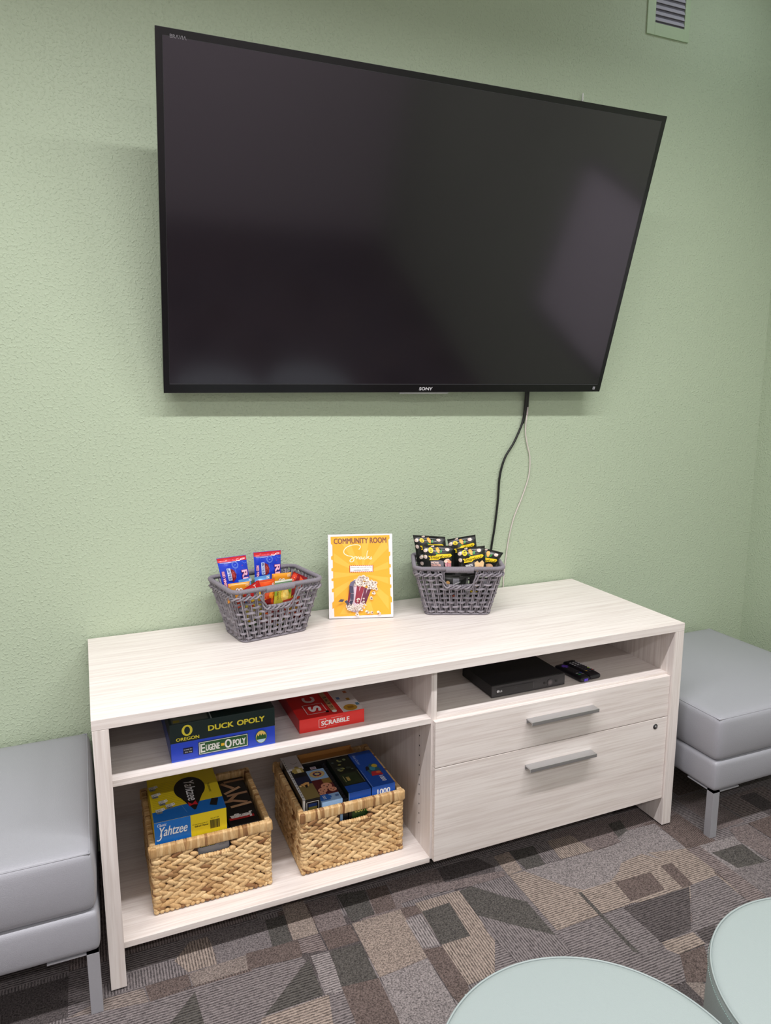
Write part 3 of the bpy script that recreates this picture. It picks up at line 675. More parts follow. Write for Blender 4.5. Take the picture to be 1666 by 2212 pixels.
f_.rect(.126, .022, .1345, .029, (238, 190, 40)); f_.text('O', .1445, .0255, .018, .024, (238, 238, 232), bold=.03); f_.text('POLY', .1735, .0245, .034, .0175, (238, 238, 232), bold=.03)
f_.ellipse(.232, .027, .0155, .0185, (60, 120, 70)); f_.ellipse(.232, .027, .0140, .0170, (240, 200, 110))
f_.poly([(.2185, .026), (.222, .034), (.225, .029), (.229, .037), (.232, .030), (.236, .036), (.239, .030), (.243, .034), (.2455, .026), (.2445, .020), (.2195, .020)], (34, 90, 30))
f_.poly([(.2205, .020), (.2435, .020), (.239, .0125), (.232, .0105), (.225, .0125)], (190, 220, 240))
F['left'].rect(.004, .004, .268, .047, (70, 86, 150))
place(b, 'board_game', loc, 'blue board game box under the dark green one on the upper shelf', 'board game', 'board games on the upper shelf')
b, F, loc = game_box('duck', .181, -.559, S+.0510, .4520, -.284, S+.1025, (18, 38, 36))
f_ = F['front']
f_.ellipse(.0425, .031, .0135, .0150, YEL, n=28); f_.ellipse(.0425, .031, .0072, .0105, (18, 38, 36), n=24)
f_.text('OREGON', .0430, .0092, .058, .0088, YEL, bold=.03)
f_.text('DUCK', .128, .0265, .066, .0150, YEL, bold=.04); f_.text('OPOLY', .2065, .0265, .074, .0150, YEL, bold=.04)
f_ = F['top']; f_.rect(.006, .004, .098, .080, (92, 100, 92)); f_.rect(.012, .010, .096, .078, (112, 120, 112)); f_.rect(.010, .008, .026, .022, (150, 140, 40)); f_.rect(.103, .0, .106, .2, (150, 160, 158)); f_.poly([(.13, .06), (.155, .052), (.150, .075), (.135, .08)], (120, 110, 40))
place(b, 'board_game', loc, 'dark green board game box lying on top of the blue one', 'board game', 'board games on the upper shelf')
# red word game
b, F, loc = game_box('scr', .5265, -.5335, S, .7185, -.265, S+.0395, (206, 36, 34))
f_ = F['front']; f_.rect(.0, .0, .192, .0395, (222, 44, 38))
f_.text('SCRABBLE', .105, .0185, .084, .0135, (244, 238, 236), bold=.035)
for (x0, y0, x1, y1) in ((.0565, .0065, .0765, .0075), (.0565, .0305, .0765, .0315), (.0560, .0075, .0570, .0305), (.0760, .027, .0770, .0305), (.0760, .0075, .0770, .011)): f_.rect(x0, y0, x1, y1, (244, 238, 236)); f_.k -= 1
f_.rect(.092, .0300, .126, .0308, (240, 200, 196)); f_.rect(.082, .0075, .110, .0081, (240, 160, 150))
f_ = F['top']; f_.rect(.130, .0, .132, .268, (236, 230, 226)); f_.rect(.132, .0, .192, .268, (208, 200, 196))
for (x, y, c) in ((.139, .085, (80, 110, 160)), (.165, .070, (176, 128, 40)), (.150, .15, (90, 120, 170)), (.172, .12, (176, 100, 60)), (.18, .03, (90, 130, 150)), (.16, .20, (160, 60, 60))): f_.rect(x, y, x+.010, y+.016, c)
f_.ellipse(.158, .022, .020, .020, (178, 132, 36)); f_.rect(.150, .016, .168, .030, (140, 98, 26))
f_.frame(.030, .020, .090, .082, .0022, (226, 196, 196)); f_.text('S', .060, .051, .036, .034, (232, 222, 222), rot=PI/2, bold=.05)
f_.text('C', .060, .112, .038, .036, (220, 200, 200), rot=PI/2, bold=.05)
f_.poly([(.100, .018), (.116, .018), (.116, .17), (.100, .17)], (176, 132, 92))
for k, ch in enumerate('GAME'): f_.text(ch, .108, .045+.022*k, .012, .009, (40, 26, 20), rot=PI/2, bold=.03)
f_.ellipse(.088, .020, .005, .006, (24, 10, 12)); f_.ellipse(.107, .014, .007, .008, (232, 226, 220))
place(b, 'board_game', loc, 'red flat word game box on the upper shelf right of the stacked games', 'board game')

# disc player
t = empty('disc_player', (1.271, -.450, S)); b = MB(); w2, d2 = .135, .0945; k_ = mat((20, 20, 23), 0.42)
b.box(-w2, -d2+.006, .003, w2, d2, .040, k_, ch=.0012); b.build('casing', t)
b = MB(); b.box(-w2-.0005, -d2, .002, w2+.0005, -d2+.0062, .0395, mat((52, 50, 52), 0.35), ch=.001)
fc = Face(b, (-w2, -d2, 0), (1, 0, 0), (0, 0, 1))
fc.rect(.012, .010, .150, .0105, (18, 18, 18)); fc.rect(.014, .031, .150, .0315, (20, 20, 20)); fc.rect(.150, .010, .1506, .0315, (110, 110, 112)); fc.rect(.014, .0105, .150, .031, (40, 38, 40))
fc.ellipse(.0205, .0205, .0040, .0040, (226, 226, 228)); fc.stroke([(.0205, .0230), (.0205, .0190), (.0220, .0190)], .0008, (60, 60, 60), sub=2); fc.text('LG', .0305, .0200, .0095, .0062, (226, 226, 228), bold=.03)
fc.text('DVD', .085, .022, .011, .004, (78, 76, 78)); fc.ellipse(.213, .0185, .0105, .0105, (74, 70, 72)); fc.ellipse(.213, .0185, .0065, .0065, (98, 90, 92)); fc.text('OK', .213, .0185, .005, .003, (140, 130, 130))
fc.ellipse(.1925, .0195, .0035, .0035, (20, 20, 20)); fc.poly([(.233, .017), (.241, .017), (.241, .022), (.233, .022)], (20, 20, 22))
b.build('front_panel', t)
for sx in (-.11, .11):
    for sy in (-.07, .07):
        b = MB(); b.lathe([(0, 0), (.008, 0), (.008, .003), (0, .003)], mat(18), n=14, c=(sx, sy)); b.build('rubber_foot', t)
tag(t, 'slim black disc player on the right open shelf', 'disc player')
def remote(x, y, rz, wd, ln, lbl, kind):
    t = empty('remote_control', (x, y, S), rz)
    bm = pillow(wd, ln, .017, .007, 0.002, 0.0, n=10); b = MB(); b.bm(bm, mat((20, 18, 24), 0.35), True); b.build('casing', t)
    b = MB(); fc = Face(b, (0, 0, .0187), (1, 0, 0), (0, 1, 0), eps=.0002)
    if kind == 0:
        fc.rect(-.012, .030, .012, .040, (92, 58, 168)); fc.rect(-.005, .022, .005, .048, (92, 58, 168))
        for yy in (.006, -.006, -.018):
            for xx in (-.010, 0, .010): fc.ellipse(xx, yy, .0032, .0026, (60, 58, 66), n=10)
        fc.rect(-.012, -.034, -.002, -.028, (168, 168, 172)); fc.rect(.002, -.034, .012, -.028, (60, 70, 150)); fc.rect(-.012, -.045, -.002, -.039, (60, 150, 90)); fc.rect(.002, -.045, .012, -.039, (120, 118, 126))
    else:
        for j in range(9):
            for i_ in (-1, 0, 1): fc.rect(i_*.013-.004, .050-j*.012, i_*.013+.004, .056-j*.012, ((198, 198, 204) if j in (1, 2, 3) else (84, 82, 92)) if (j, i_) != (6, 1) else (150, 190, 40))
        fc.rect(-.017, -.040, -.009, -.036, (220, 180, 50)); fc.rect(.009, -.040, .017, -.036, (210, 60, 60))
    b.build('buttons', t)
    if kind == 0:
        b = MB(); b.box(-.008, -ln/2-.0015, .004, .008, -ln/2+.004, .012, mat((92, 66, 200), 0.5)); tag(b.build('fabric_tag', t), 'purple cloth tag')
    tag(t, lbl, 'remote control', 'remotes beside the disc player')
remote(1.4775, -.489, .10, .040, .130, 'black remote with a purple arrow pad next to the disc player', 0)
remote(1.5240, -.478, .06, .046, .140, 'black remote with rows of number keys, right of the purple-tagged one', 1)

# ================================================================== wicker baskets
wick = straw('water_hyacinth', (132, 88, 50), (200, 160, 106), (230, 198, 146), (190, 190, 60))
wdark = mat((70, 46, 26), 0.8)
def wicker_basket(x0, x1, yf, yb, z0, hgt, lbl, seed):
    rg = random.Random(seed); w_ = x1-x0; d_ = yb-yf
    t = empty('wicker_basket', ((x0+x1)/2, (yf+yb)/2, z0))
    body = MB(); T2 = .0035; hw_, hd_ = w_/2, d_/2; zr = hgt-.028; z_low = .012
    hx0, hx1 = -hw_+w_*.375, -hw_+w_*.655; hz0 = zr-.034
    def tone():
        r_ = rg.random()
        return rg.uniform(.0, .3) if r_ < .10 else rg.uniform(.42, 1.0)
    faces = [(Vector((-hw_, -hd_, 0)), Vector((1, 0, 0)), w_, Vector((0, -1, 0)), True), (Vector((hw_, hd_, 0)), Vector((-1, 0, 0)), w_, Vector((0, 1, 0)), True),
             (Vector((-hw_, hd_, 0)), Vector((0, -1, 0)), d_, Vector((-1, 0, 0)), False), (Vector((hw_, -hd_, 0)), Vector((0, 1, 0)), d_, Vector((1, 0, 0)), False)]
    up = Vector((0, 0, 1))
    for (o_, ax, L, nrm, hole) in faces:
        def corebox(a0, a1, c0, c1):
            vs = [o_+ax*a+nrm*q*T2-nrm*.006+up*c for a in (a0, a1) for q in (-.5, .5) for c in (c0, c1)]
            body.add(vs, [(0, 1, 3, 2), (4, 6, 7, 5), (0, 4, 5, 1), (2, 3, 7, 6), (0, 2, 6, 4), (1, 5, 7, 3)], wdark)
        if hole:
            A0, A1 = (hx0+hw_, hx1+hw_) if nrm.y < 0 else (hw_-hx1, hw_-hx0)
            corebox(.004, L-.004, z_low, hz0); corebox(.004, A0, hz0, zr+.01); corebox(A1, L-.004, hz0, zr+.01)
        else: A0 = A1 = -1; corebox(.004, L-.004, z_low, zr+.01)
        rows = 7; ph = (zr-z_low)/rows; step = .029
        for r_ in range(rows):
            zc = z_low+(r_+.5)*ph; sgn = 1
            nseg = int(L/step); st_ = L/nseg
            for k in range(nseg+1):
                for half in (1, -1):
                    a = (k+(0.25 if half > 0 else -0.25))*st_+rg.uniform(-.002, .002)
                    a = min(max(a, .008), L-.008)
                    zc2 = zc+half*ph*.235
                    if hole and A0-.014 < a < A1+.014 and zc2 > hz0-.004:
                        if A0-.002 < a < A1+.002: continue
                        ll_ = .5
                    else: ll_ = 1.0
                    ang = math.radians(24+rg.uniform(-7, 7))*half; ll = .0235*rg.uniform(.85, 1.12)
                    ll *= ll_
                    if a < .022 or a > L-.022: ll *= .55; a = min(max(a, .012), L-.012)
                    dv = ax*math.cos(ang)+up*math.sin(ang); pv = up*math.cos(ang)-ax*math.sin(ang)
                    wob = nrm*(rg.uniform(-.001, .0015))
                    body.ell(o_+ax*a+up*zc2-nrm*.006+wob, (dv*ll, nrm*.0078, pv*.0084*rg.uniform(.85, 1.12)), wick, nu=8, nv=6, col=tone())
    # bottom coil
    P = [(-hw_, -hd_), (hw_, -hd_), (hw_, hd_), (-hw_, hd_)]
    for i in range(4):
        a = Vector(P[i]+(0,)); c = Vector(P[(i+1) % 4]+(0,)); dv = (c-a); L = dv.length; dv.normalize(); nr = Vector((dv.y, -dv.x, 0)); n_ = int(L/.013)
        for k in range(n_): body.ell(a+dv*((k+.5)*L/n_)-nr*.006+up*.0075, (dv*.0078, nr*.0078, up*.0072), wick, nu=7, nv=5, col=tone())
    body.box(-hw_+.006, -hd_+.006, .003, hw_-.006, hd_-.006, .009, wdark)
    body.build('woven_body', t)
    rim = MB()
    for i in range(4):
        a = Vector(P[i]+(0,)); c = Vector(P[(i+1) % 4]+(0,)); dv = (c-a); L = dv.length; dv.normalize(); nr = Vector((dv.y, -dv.x, 0)); n_ = int(L/.0068)
        for k in range(n_+1):
            p = a+dv*(k*L/n_)-nr*.006; tl = rg.uniform(-.16, .16)
            M4 = Matrix.Translation(p+up*(zr+.014)) @ Matrix((dv, nr, up)).transposed().to_4x4() @ Matrix.Rotation(tl, 4, 'Y')
            q = pillow(.0105, .0150+rg.uniform(0, .0016), .030, .0036, 0, 0, n=3)
            rim.bm(q, wick, True, col=tone()*.9, mw=M4 @ Matrix.Translation((0, 0, -.015)))
    rim.build('rim', t)
    # wrapped lower lip of the two hand holes
    for sy in (-1, 1):
        g = MB(); n_ = 12
        for k in range(n_+1):
            x = hx0+(hx1-hx0)*k/n_; x = x if sy < 0 else -x
            zz_ = hz0+.002*abs(k-n_/2)/(n_/2)
            g.ell((x, sy*(hd_-.006), zz_), ((.0052, 0, .001), (0, .0085, 0), (0, 0, .0055)), wick, nu=8, nv=6, col=tone())
        g.build('handle', t)
    tag(t, lbl, 'basket', 'woven wicker storage baskets')
wicker_basket(.119, .440, -.5255, -.215, ZB+.0004, .199, 'honey coloured wicker basket of games on the lower shelf, left one', 11)
wicker_basket(.526, .847, -.5255, -.215, ZB+.0004, .196, 'honey coloured wicker basket of puzzles on the lower shelf, right one', 23)

# ------------------------------------------------ games in the left wicker basket
ZF = ZB+.0004+.010
b, F, loc = game_box('chk', .136, -.508, ZF, .328, -.235, .3045, (30, 44, 78))
f_ = F['front']; f_.rect(.02, .06, .19, .184, (146, 148, 154)); f_.text('CHECKERS', .098, .157, .112, .021, (30, 30, 30), bold=.06); f_.text('CHECKERS', .098, .157, .109, .0175, (228, 214, 60), bold=.03)
for k in range(3): f_.text(('Strategy Fun', 'for 2 to 6', 'players')[k], .172, .155-.0055*k, .020, .0038, (60, 60, 66))
f_ = F['top']; f_.rect(.008, .004, .186, .26, (26, 60, 34)); f_.rect(.055, .003, .1, .10, (104, 108, 112)); f_.rect(.13, .003, .175, .08, (120, 122, 126))
f_.stroke([(.012, .014), (.025, .008), (.042, .012)], .008, (214, 204, 50)); f_.stroke([(.105, .03), (.112, .022), (.120, .03)], .004, (214, 204, 50)); f_.rect(.052, .0, .055, .1, (200, 206, 200)); f_.stroke([(.09, .02), (.105, .005)], .003, (190, 200, 190))
place(b, 'board_game', loc, 'checkers box with silver front, under the blue and yellow dice game box', 'board game', 'games in the left wicker basket')
b, F, loc = game_box('yah', .1325, -.505, .3055, .3225, -.275, .3685, (226, 200, 22))
f_ = F['front']; f_.rect(0, 0, .190, .063, (238, 212, 30)); f_.rect(0, 0, .094, .063, (22, 112, 200))
f_.text('Classic', .020, .054, .024, .008, (236, 240, 244), shear=.3, bold=.01); f_.text('Yahtzee', .048, .034, .076, .027, (238, 242, 246), shear=.22, bold=.012)
f_.stroke([(.0175, .030), (.0165, .018), (.011, .011), (.005, .012)], .003, (238, 242, 246))
f_.text('an exciting game of', .118, .0335, .040, .0042, (40, 34, 14)); f_.text('Skill and Chance!', .122, .0275, .036, .0048, (30, 26, 14), bold=.02)
f_.text('Item # 1169', .158, .042, .022, .004, (40, 34, 14))
xx = .145
for k in range(15):
    ww = random.choice((.0008, .0012, .0018)); f_.rect(xx, .012, xx+ww, .037, (26, 24, 18)); f_.k -= 1; xx += ww+random.choice((.0006, .0010))
f_.k += 1
f_ = F['top']; f_.rect(0, 0, .190, .050, (18, 104, 188)); f_.poly([(0, .050), (.100, .050), (.092, .23), (0, .23)], (230, 206, 30)); f_.poly([(.100, .050), (.190, .050), (.190, .23), (.092, .23)], (216, 194, 32))
f_.poly([(.0, .030), (.190, .030), (.190, .060), (.075, .060), (.0, .047)], (18, 104, 188))
for k in range(16): f_.rect(.004, .058+k*.009, .088, .0588+k*.009, (150, 128, 24)); f_.k -= 1
f_.k += 1
P = []
for k in range(26):
    a = 2*PI*k/26; P.append((.110+.043*math.cos(a), .138+.062*math.sin(a)))
f_.poly(P, (16, 14, 14)); f_.poly([(.070, .120), (.150, .120), (.112, .022), (.108, .022)], (16, 14, 14))
f_.text('Yahtzee', .112, .125, .110, .028, (222, 222, 224), rot=-PI/2, shear=.15, bold=.01)
f_.text('TRADEMARK', .163, .12, .050, .006, (60, 52, 20), rot=-PI/2)
f_.poly([(.096, .066), (.106, .052), (.117, .066), (.121, .044), (.110, .048), (.097, .043)], (196, 30, 44))
f_.poly([(.150, .030), (.168, .020), (.178, .055), (.160, .060)], (14, 14, 16))
for (x, y, q) in ((.022, .045, 0), (.050, .060, 0), (.033, .083, 0), (.018, .125, .3), (.014, .165, .1)):
    f_.poly([(x-.012, y), (x+.004, y+.001), (x+.002, y+.016), (x-.013, y+.014)], (206, 206, 200)); f_.poly([(x+.004, y+.001), (x+.013, y+.007), (x+.010, y+.018), (x+.002, y+.016)], (236, 236, 230)); f_.poly([(x-.012, y), (x+.004, y+.001), (x+.005, y-.008), (x-.010, y-.009)], (120, 124, 122))
    for (dx, dy) in ((-.008, .004), (-.003, .008), (.008, .011), (-.004, -.004)): f_.ellipse(x+dx, y+dy, .0014, .0014, (20, 20, 20), n=8); f_.k -= 1
f_.stroke([(.03, .052), (.052, .046), (.078, .052)], .0008, (120, 170, 220)); f_.stroke([(.078, .052), (.088, .012)], .0008, (120, 170, 220))
place(b, 'board_game', loc, 'blue and yellow dice game box on top in the left wicker basket', 'board game', 'games in the left wicker basket')
b, F, loc = game_box('jen', .3345, -.497, ZF, .4185, -.235, .2955, (16, 14, 14))
f_ = F['top']; wd_ = (166, 128, 98); w3 = (184, 146, 112)
for (x, y, a, l_) in ((.055, .246, .0, .062), (.030, .222, -.9, .05), (.040, .192, .45, .056), (.050, .168, .05, .062), (.032, .150, .8, .045), (.046, .128, -.5, .055), (.050, .106, .08, .062), (.020, .135, 0, .03)):
    ca, sa = math.cos(a)*l_/2, math.sin(a)*l_/2; nx, ny = -math.sin(a)*.0055, math.cos(a)*.0055
    f_.poly([(x-ca-nx, y-sa-ny), (x+ca-nx, y+sa-ny), (x+ca+nx, y+sa+ny), (x-ca+nx, y-sa+ny)], random.choice((wd_, w3)))
f_.rect(.004, .036, .074, .048, (168, 30, 30)); f_.text('Jenga', .040, .052, .064, .026, (228, 226, 224), rot=PI, bold=.05); f_.text('CLASSIC GAME', .050, .037, .030, .003, (210, 90, 90), rot=PI)
f_.rect(.002, .006, .080, .0072, (120, 120, 122))
place(b, 'board_game', loc, 'black wooden block game box beside the dice game, left wicker basket', 'board game', 'games in the left wicker basket')

# ------------------------------------------------ puzzles in the right wicker basket
G2 = 'puzzle boxes in the right wicker basket'
def pz(x0, y0, x1, y1, zt, base): return game_box('p', x0, y0, ZF, x1, y1, zt, base)
b, F, loc = pz(.5425, -.496, .5935, -.235, .3300, (14, 14, 16)); hh_ = .3300-ZF
f_ = F['top']; f_.rect(0, 0, .008, .261, (214, 214, 212)); f_.rect(.008, .170, .0525, .261, (206, 202, 204)); f_.rect(.008, .110, .0525, .170, (14, 14, 18)); f_.rect(.008, 0, .0525, .080, (128, 112, 66)); f_.rect(.008, .080, .0525, .125, (26, 32, 60))
f_.rect(.016, .150, .048, .178, (172, 152, 84)); f_.ellipse(.032, .182, .007, .009, (172, 152, 84)); f_.ellipse(.018, .163, .006, .008, (172, 152, 84)); f_.rect(.028, .150, .040, .172, (222, 210, 170))
f_.poly([(.016, .082), (.034, .090), (.044, .088), (.040, .070), (.030, .060), (.022, .072)], (214, 164, 96)); f_.poly([(.026, .074), (.036, .078), (.034, .062), (.028, .060)], (24, 20, 20)); f_.ellipse(.014, .074, .003, .005, (230, 200, 140)); f_.stroke([(.02, .215), (.03, .205), (.042, .212)], .0015, (90, 84, 80))
for k in range(16): f_.rect(.0025, .01+k*.015, .0055, .017+k*.015, (120, 124, 130)); f_.k -= 1
f_.k += 1
f_ = F['front']; f_.frame(.010, hh_-.040, .048, hh_-.008, .0018, (226, 226, 226)); f_.rect(.016, hh_-.034, .042, hh_-.014, (30, 54, 110)); f_.rect(.016, hh_-.034, .042, hh_-.024, (128, 120, 60)); f_.rect(0, 0, .006, hh_, (214, 214, 212))
f_ = F['left']; f_.rect(.0, .0, .03, hh_, (190, 188, 188)); f_.rect(.255, 0, .261, hh_, (214, 214, 212))
place(b, 'puzzle_box', loc, 'black puzzle box with a gold piece and white spine, leftmost in the right basket', 'puzzle box', G2)
b, F, loc = pz(.5965, -.507, .6595, -.320, .3160, (150, 186, 226)); hh_ = .3160-ZF
f_ = F['top']; f_.ellipse(.034, .158, .024, .021, (196, 168, 110)); f_.ellipse(.034, .158, .022, .019, (206, 178, 122))
for k in range(8):
    a = 2*PI*k/8; f_.ellipse(.034+.011*math.cos(a), .158+.010*math.sin(a), .0035, .005, (40, 50, 96) if k % 3 else (150, 40, 50), n=10, rot=a); f_.k -= 1
f_.k += 1; f_.rect(0, .038, .063, .125, (92, 32, 34)); f_.rect(.036, .095, .063, .125, (140, 108, 50))
for (x, y, s_) in ((.040, .082, .017), (.022, .062, .014), (.052, .058, .012), (.016, .045, .010)):
    f_.ellipse(x, y, s_, s_, (214, 150, 120)); 
    for q in ((-.4, .2), (.4, .1), (0, -.4)): f_.ellipse(x+q[0]*s_, y+q[1]*s_, s_*.16, s_*.16, (60, 20, 24), n=8); f_.k -= 1
    f_.k += 1
f_.rect(0, .008, .030, .038, (36, 98, 186)); f_.rect(.010, .014, .030, .030, (36, 98, 186)); f_.ellipse(.030, .022, .006, .007, (36, 98, 186)); f_.text('500', .014, .022, .018, .009, (226, 236, 246), rot=PI/2); f_.rect(.048, .016, .058, .026, (80, 110, 160))
place(b, 'puzzle_box', loc, 'light blue puzzle box with a cookie picture, second from left in the right basket', 'puzzle box', G2)
b, F, loc = pz(.6615, -.505, .6765, -.270, .3110, (22, 22, 26))
f_ = F['top']
for k in range(14): f_.stroke([(.003, .012+k*.015), (.010, .016+k*.015), (.006, .022+k*.015)], .0012, (88, 88, 92), sub=3)
f_.stroke([(.004, .222), (.009, .230), (.011, .222)], .0012, (170, 170, 172))
place(b, 'puzzle_box', loc, 'narrow black box standing between the light blue and green puzzle boxes', 'puzzle box', G2)
b, F, loc = pz(.6785, -.507, .7485, -.300, .3285, (22, 34, 20)); hh_ = .3285-ZF
f_ = F['front']; f_.rect(0, hh_-.048, .070, hh_, (20, 76, 168)); f_.rect(0, hh_-.048, .0012, hh_, (160, 190, 226)); f_.rect(.010, hh_-.110, .070, hh_-.048, (40, 70, 30)); f_.text('1000', .034, hh_-.061, .032, .013, (216, 208, 110), rot=PI, bold=.03); f_.ellipse(.058, hh_-.062, .007, .010, (70, 180, 60)); f_.rect(0, hh_-.11, .008, hh_-.048, (16, 18, 16))
f_ = F['top']; f_.rect(0, 0, .070, .038, (20, 70, 158)); f_.rect(0, .038, .070, .207, (20, 24, 16)); f_.poly([(.008, .042), (.064, .042), (.060, .105), (.006, .105)], (38, 50, 28))
for k in range(16): f_.ellipse(random.uniform(.008, .058), random.uniform(.11, .19), random.uniform(.003, .008), random.uniform(.003, .008), random.choice(((112, 118, 84), (76, 92, 88), (140, 136, 70), (50, 60, 52), (26, 30, 26))), n=12)
f_.text('1000', .024, .070, .022, .010, (204, 176, 96), rot=-PI/2, bold=.03); f_.rect(.012, .055, .0135, .090, (170, 160, 110)); f_.rect(.066, .04, .0672, .11, (150, 152, 120))
place(b, 'puzzle_box', loc, 'dark green puzzle box with a blue end, second from right in the right basket', 'puzzle box', G2)
b, F, loc = pz(.7520, -.507, .8270, -.2945, .3300, (22, 74, 166)); hh_ = .3300-ZF
f_ = F['front']; f_.rect(0, 0, .075, hh_, (34, 92, 190)); f_.text('1000', .038, hh_-.020, .042, .018, (236, 240, 246), bold=.03); f_.text('Puzzle Pieces', .040, hh_-.034, .036, .005, (206, 216, 236))
f_ = F['top']; f_.text('Blue Guitar', .012, .165, .06, .008, (170, 190, 226), rot=-PI/2, shear=.3); f_.text('1000', .050, .035, .032, .014, (224, 230, 240), rot=-PI/2, bold=.02)
f_.poly([(.024, .060), (.058, .055), (.062, .085), (.058, .125), (.040, .128), (.030, .110), (.020, .100)], (44, 90, 110)); f_.poly([(.024, .058), (.060, .055), (.056, .080), (.030, .082)], (184, 40, 50)); f_.poly([(.018, .092), (.034, .098), (.030, .118), (.022, .112)], (30, 24, 34)); f_.ellipse(.052, .112, .009, .010, (196, 170, 50)); f_.ellipse(.040, .098, .009, .012, (60, 140, 160)); f_.ellipse(.050, .072, .008, .006, (220, 110, 60)); f_.rect(.0012, 0, .0022, .10, (150, 180, 226))
place(b, 'puzzle_box', loc, 'bright blue puzzle box with a parrot-coloured picture, rightmost in the right basket', 'puzzle box', G2)
b, F, loc = pz(.5975, -.317, .6595, -.296, .3140, (14, 13, 14)); f_ = F['top']; f_.rect(.024, .003, .042, .018, (214, 196, 206)); [f_.rect(.026+.003*k, .005, .0275+.003*k, .016, (40, 30, 60)) for k in range(5)]
F['front']
place(b, 'puzzle_box', loc, 'thin black box with a small barcode behind the light blue puzzle box', 'puzzle box', G2)
# open orange-brown carton lid at the back of the basket
t = empty('cardboard_tray', (.690, -.2635, ZF)); cbm = mat((176, 124, 62), 0.7, bump=.0004, bscale=300); b = MB()
hx, hy, hz_ = .091, .0265, .3260-ZF
b.box(-hx, -hy, 0, hx, hy, .003, cbm); b.box(-hx, -hy, 0, hx, -hy+.003, hz_, mat((18, 16, 16))); b.box(-hx, hy-.003, 0, hx, hy, hz_+.004, cbm); b.box(-hx, -hy, 0, -hx+.003, hy, hz_, cbm); b.box(hx-.003, -hy, 0, hx, hy, hz_, cbm); b.box(-hx+.003, -hy+.003, hz_-.012, hx-.003, hy-.003, hz_-.010, cbm)
b.build('tray', t); b = MB(); b.box(-hx-.0005, -hy-.0008, hz_, hx+.0005, -hy+.0035, hz_+.0012, mat((196, 176, 150))); tag(b.build('edge', t), 'pale torn paper edge')
tag(t, 'orange-brown cardboard tray at the back of the right wicker basket', 'box', G2)
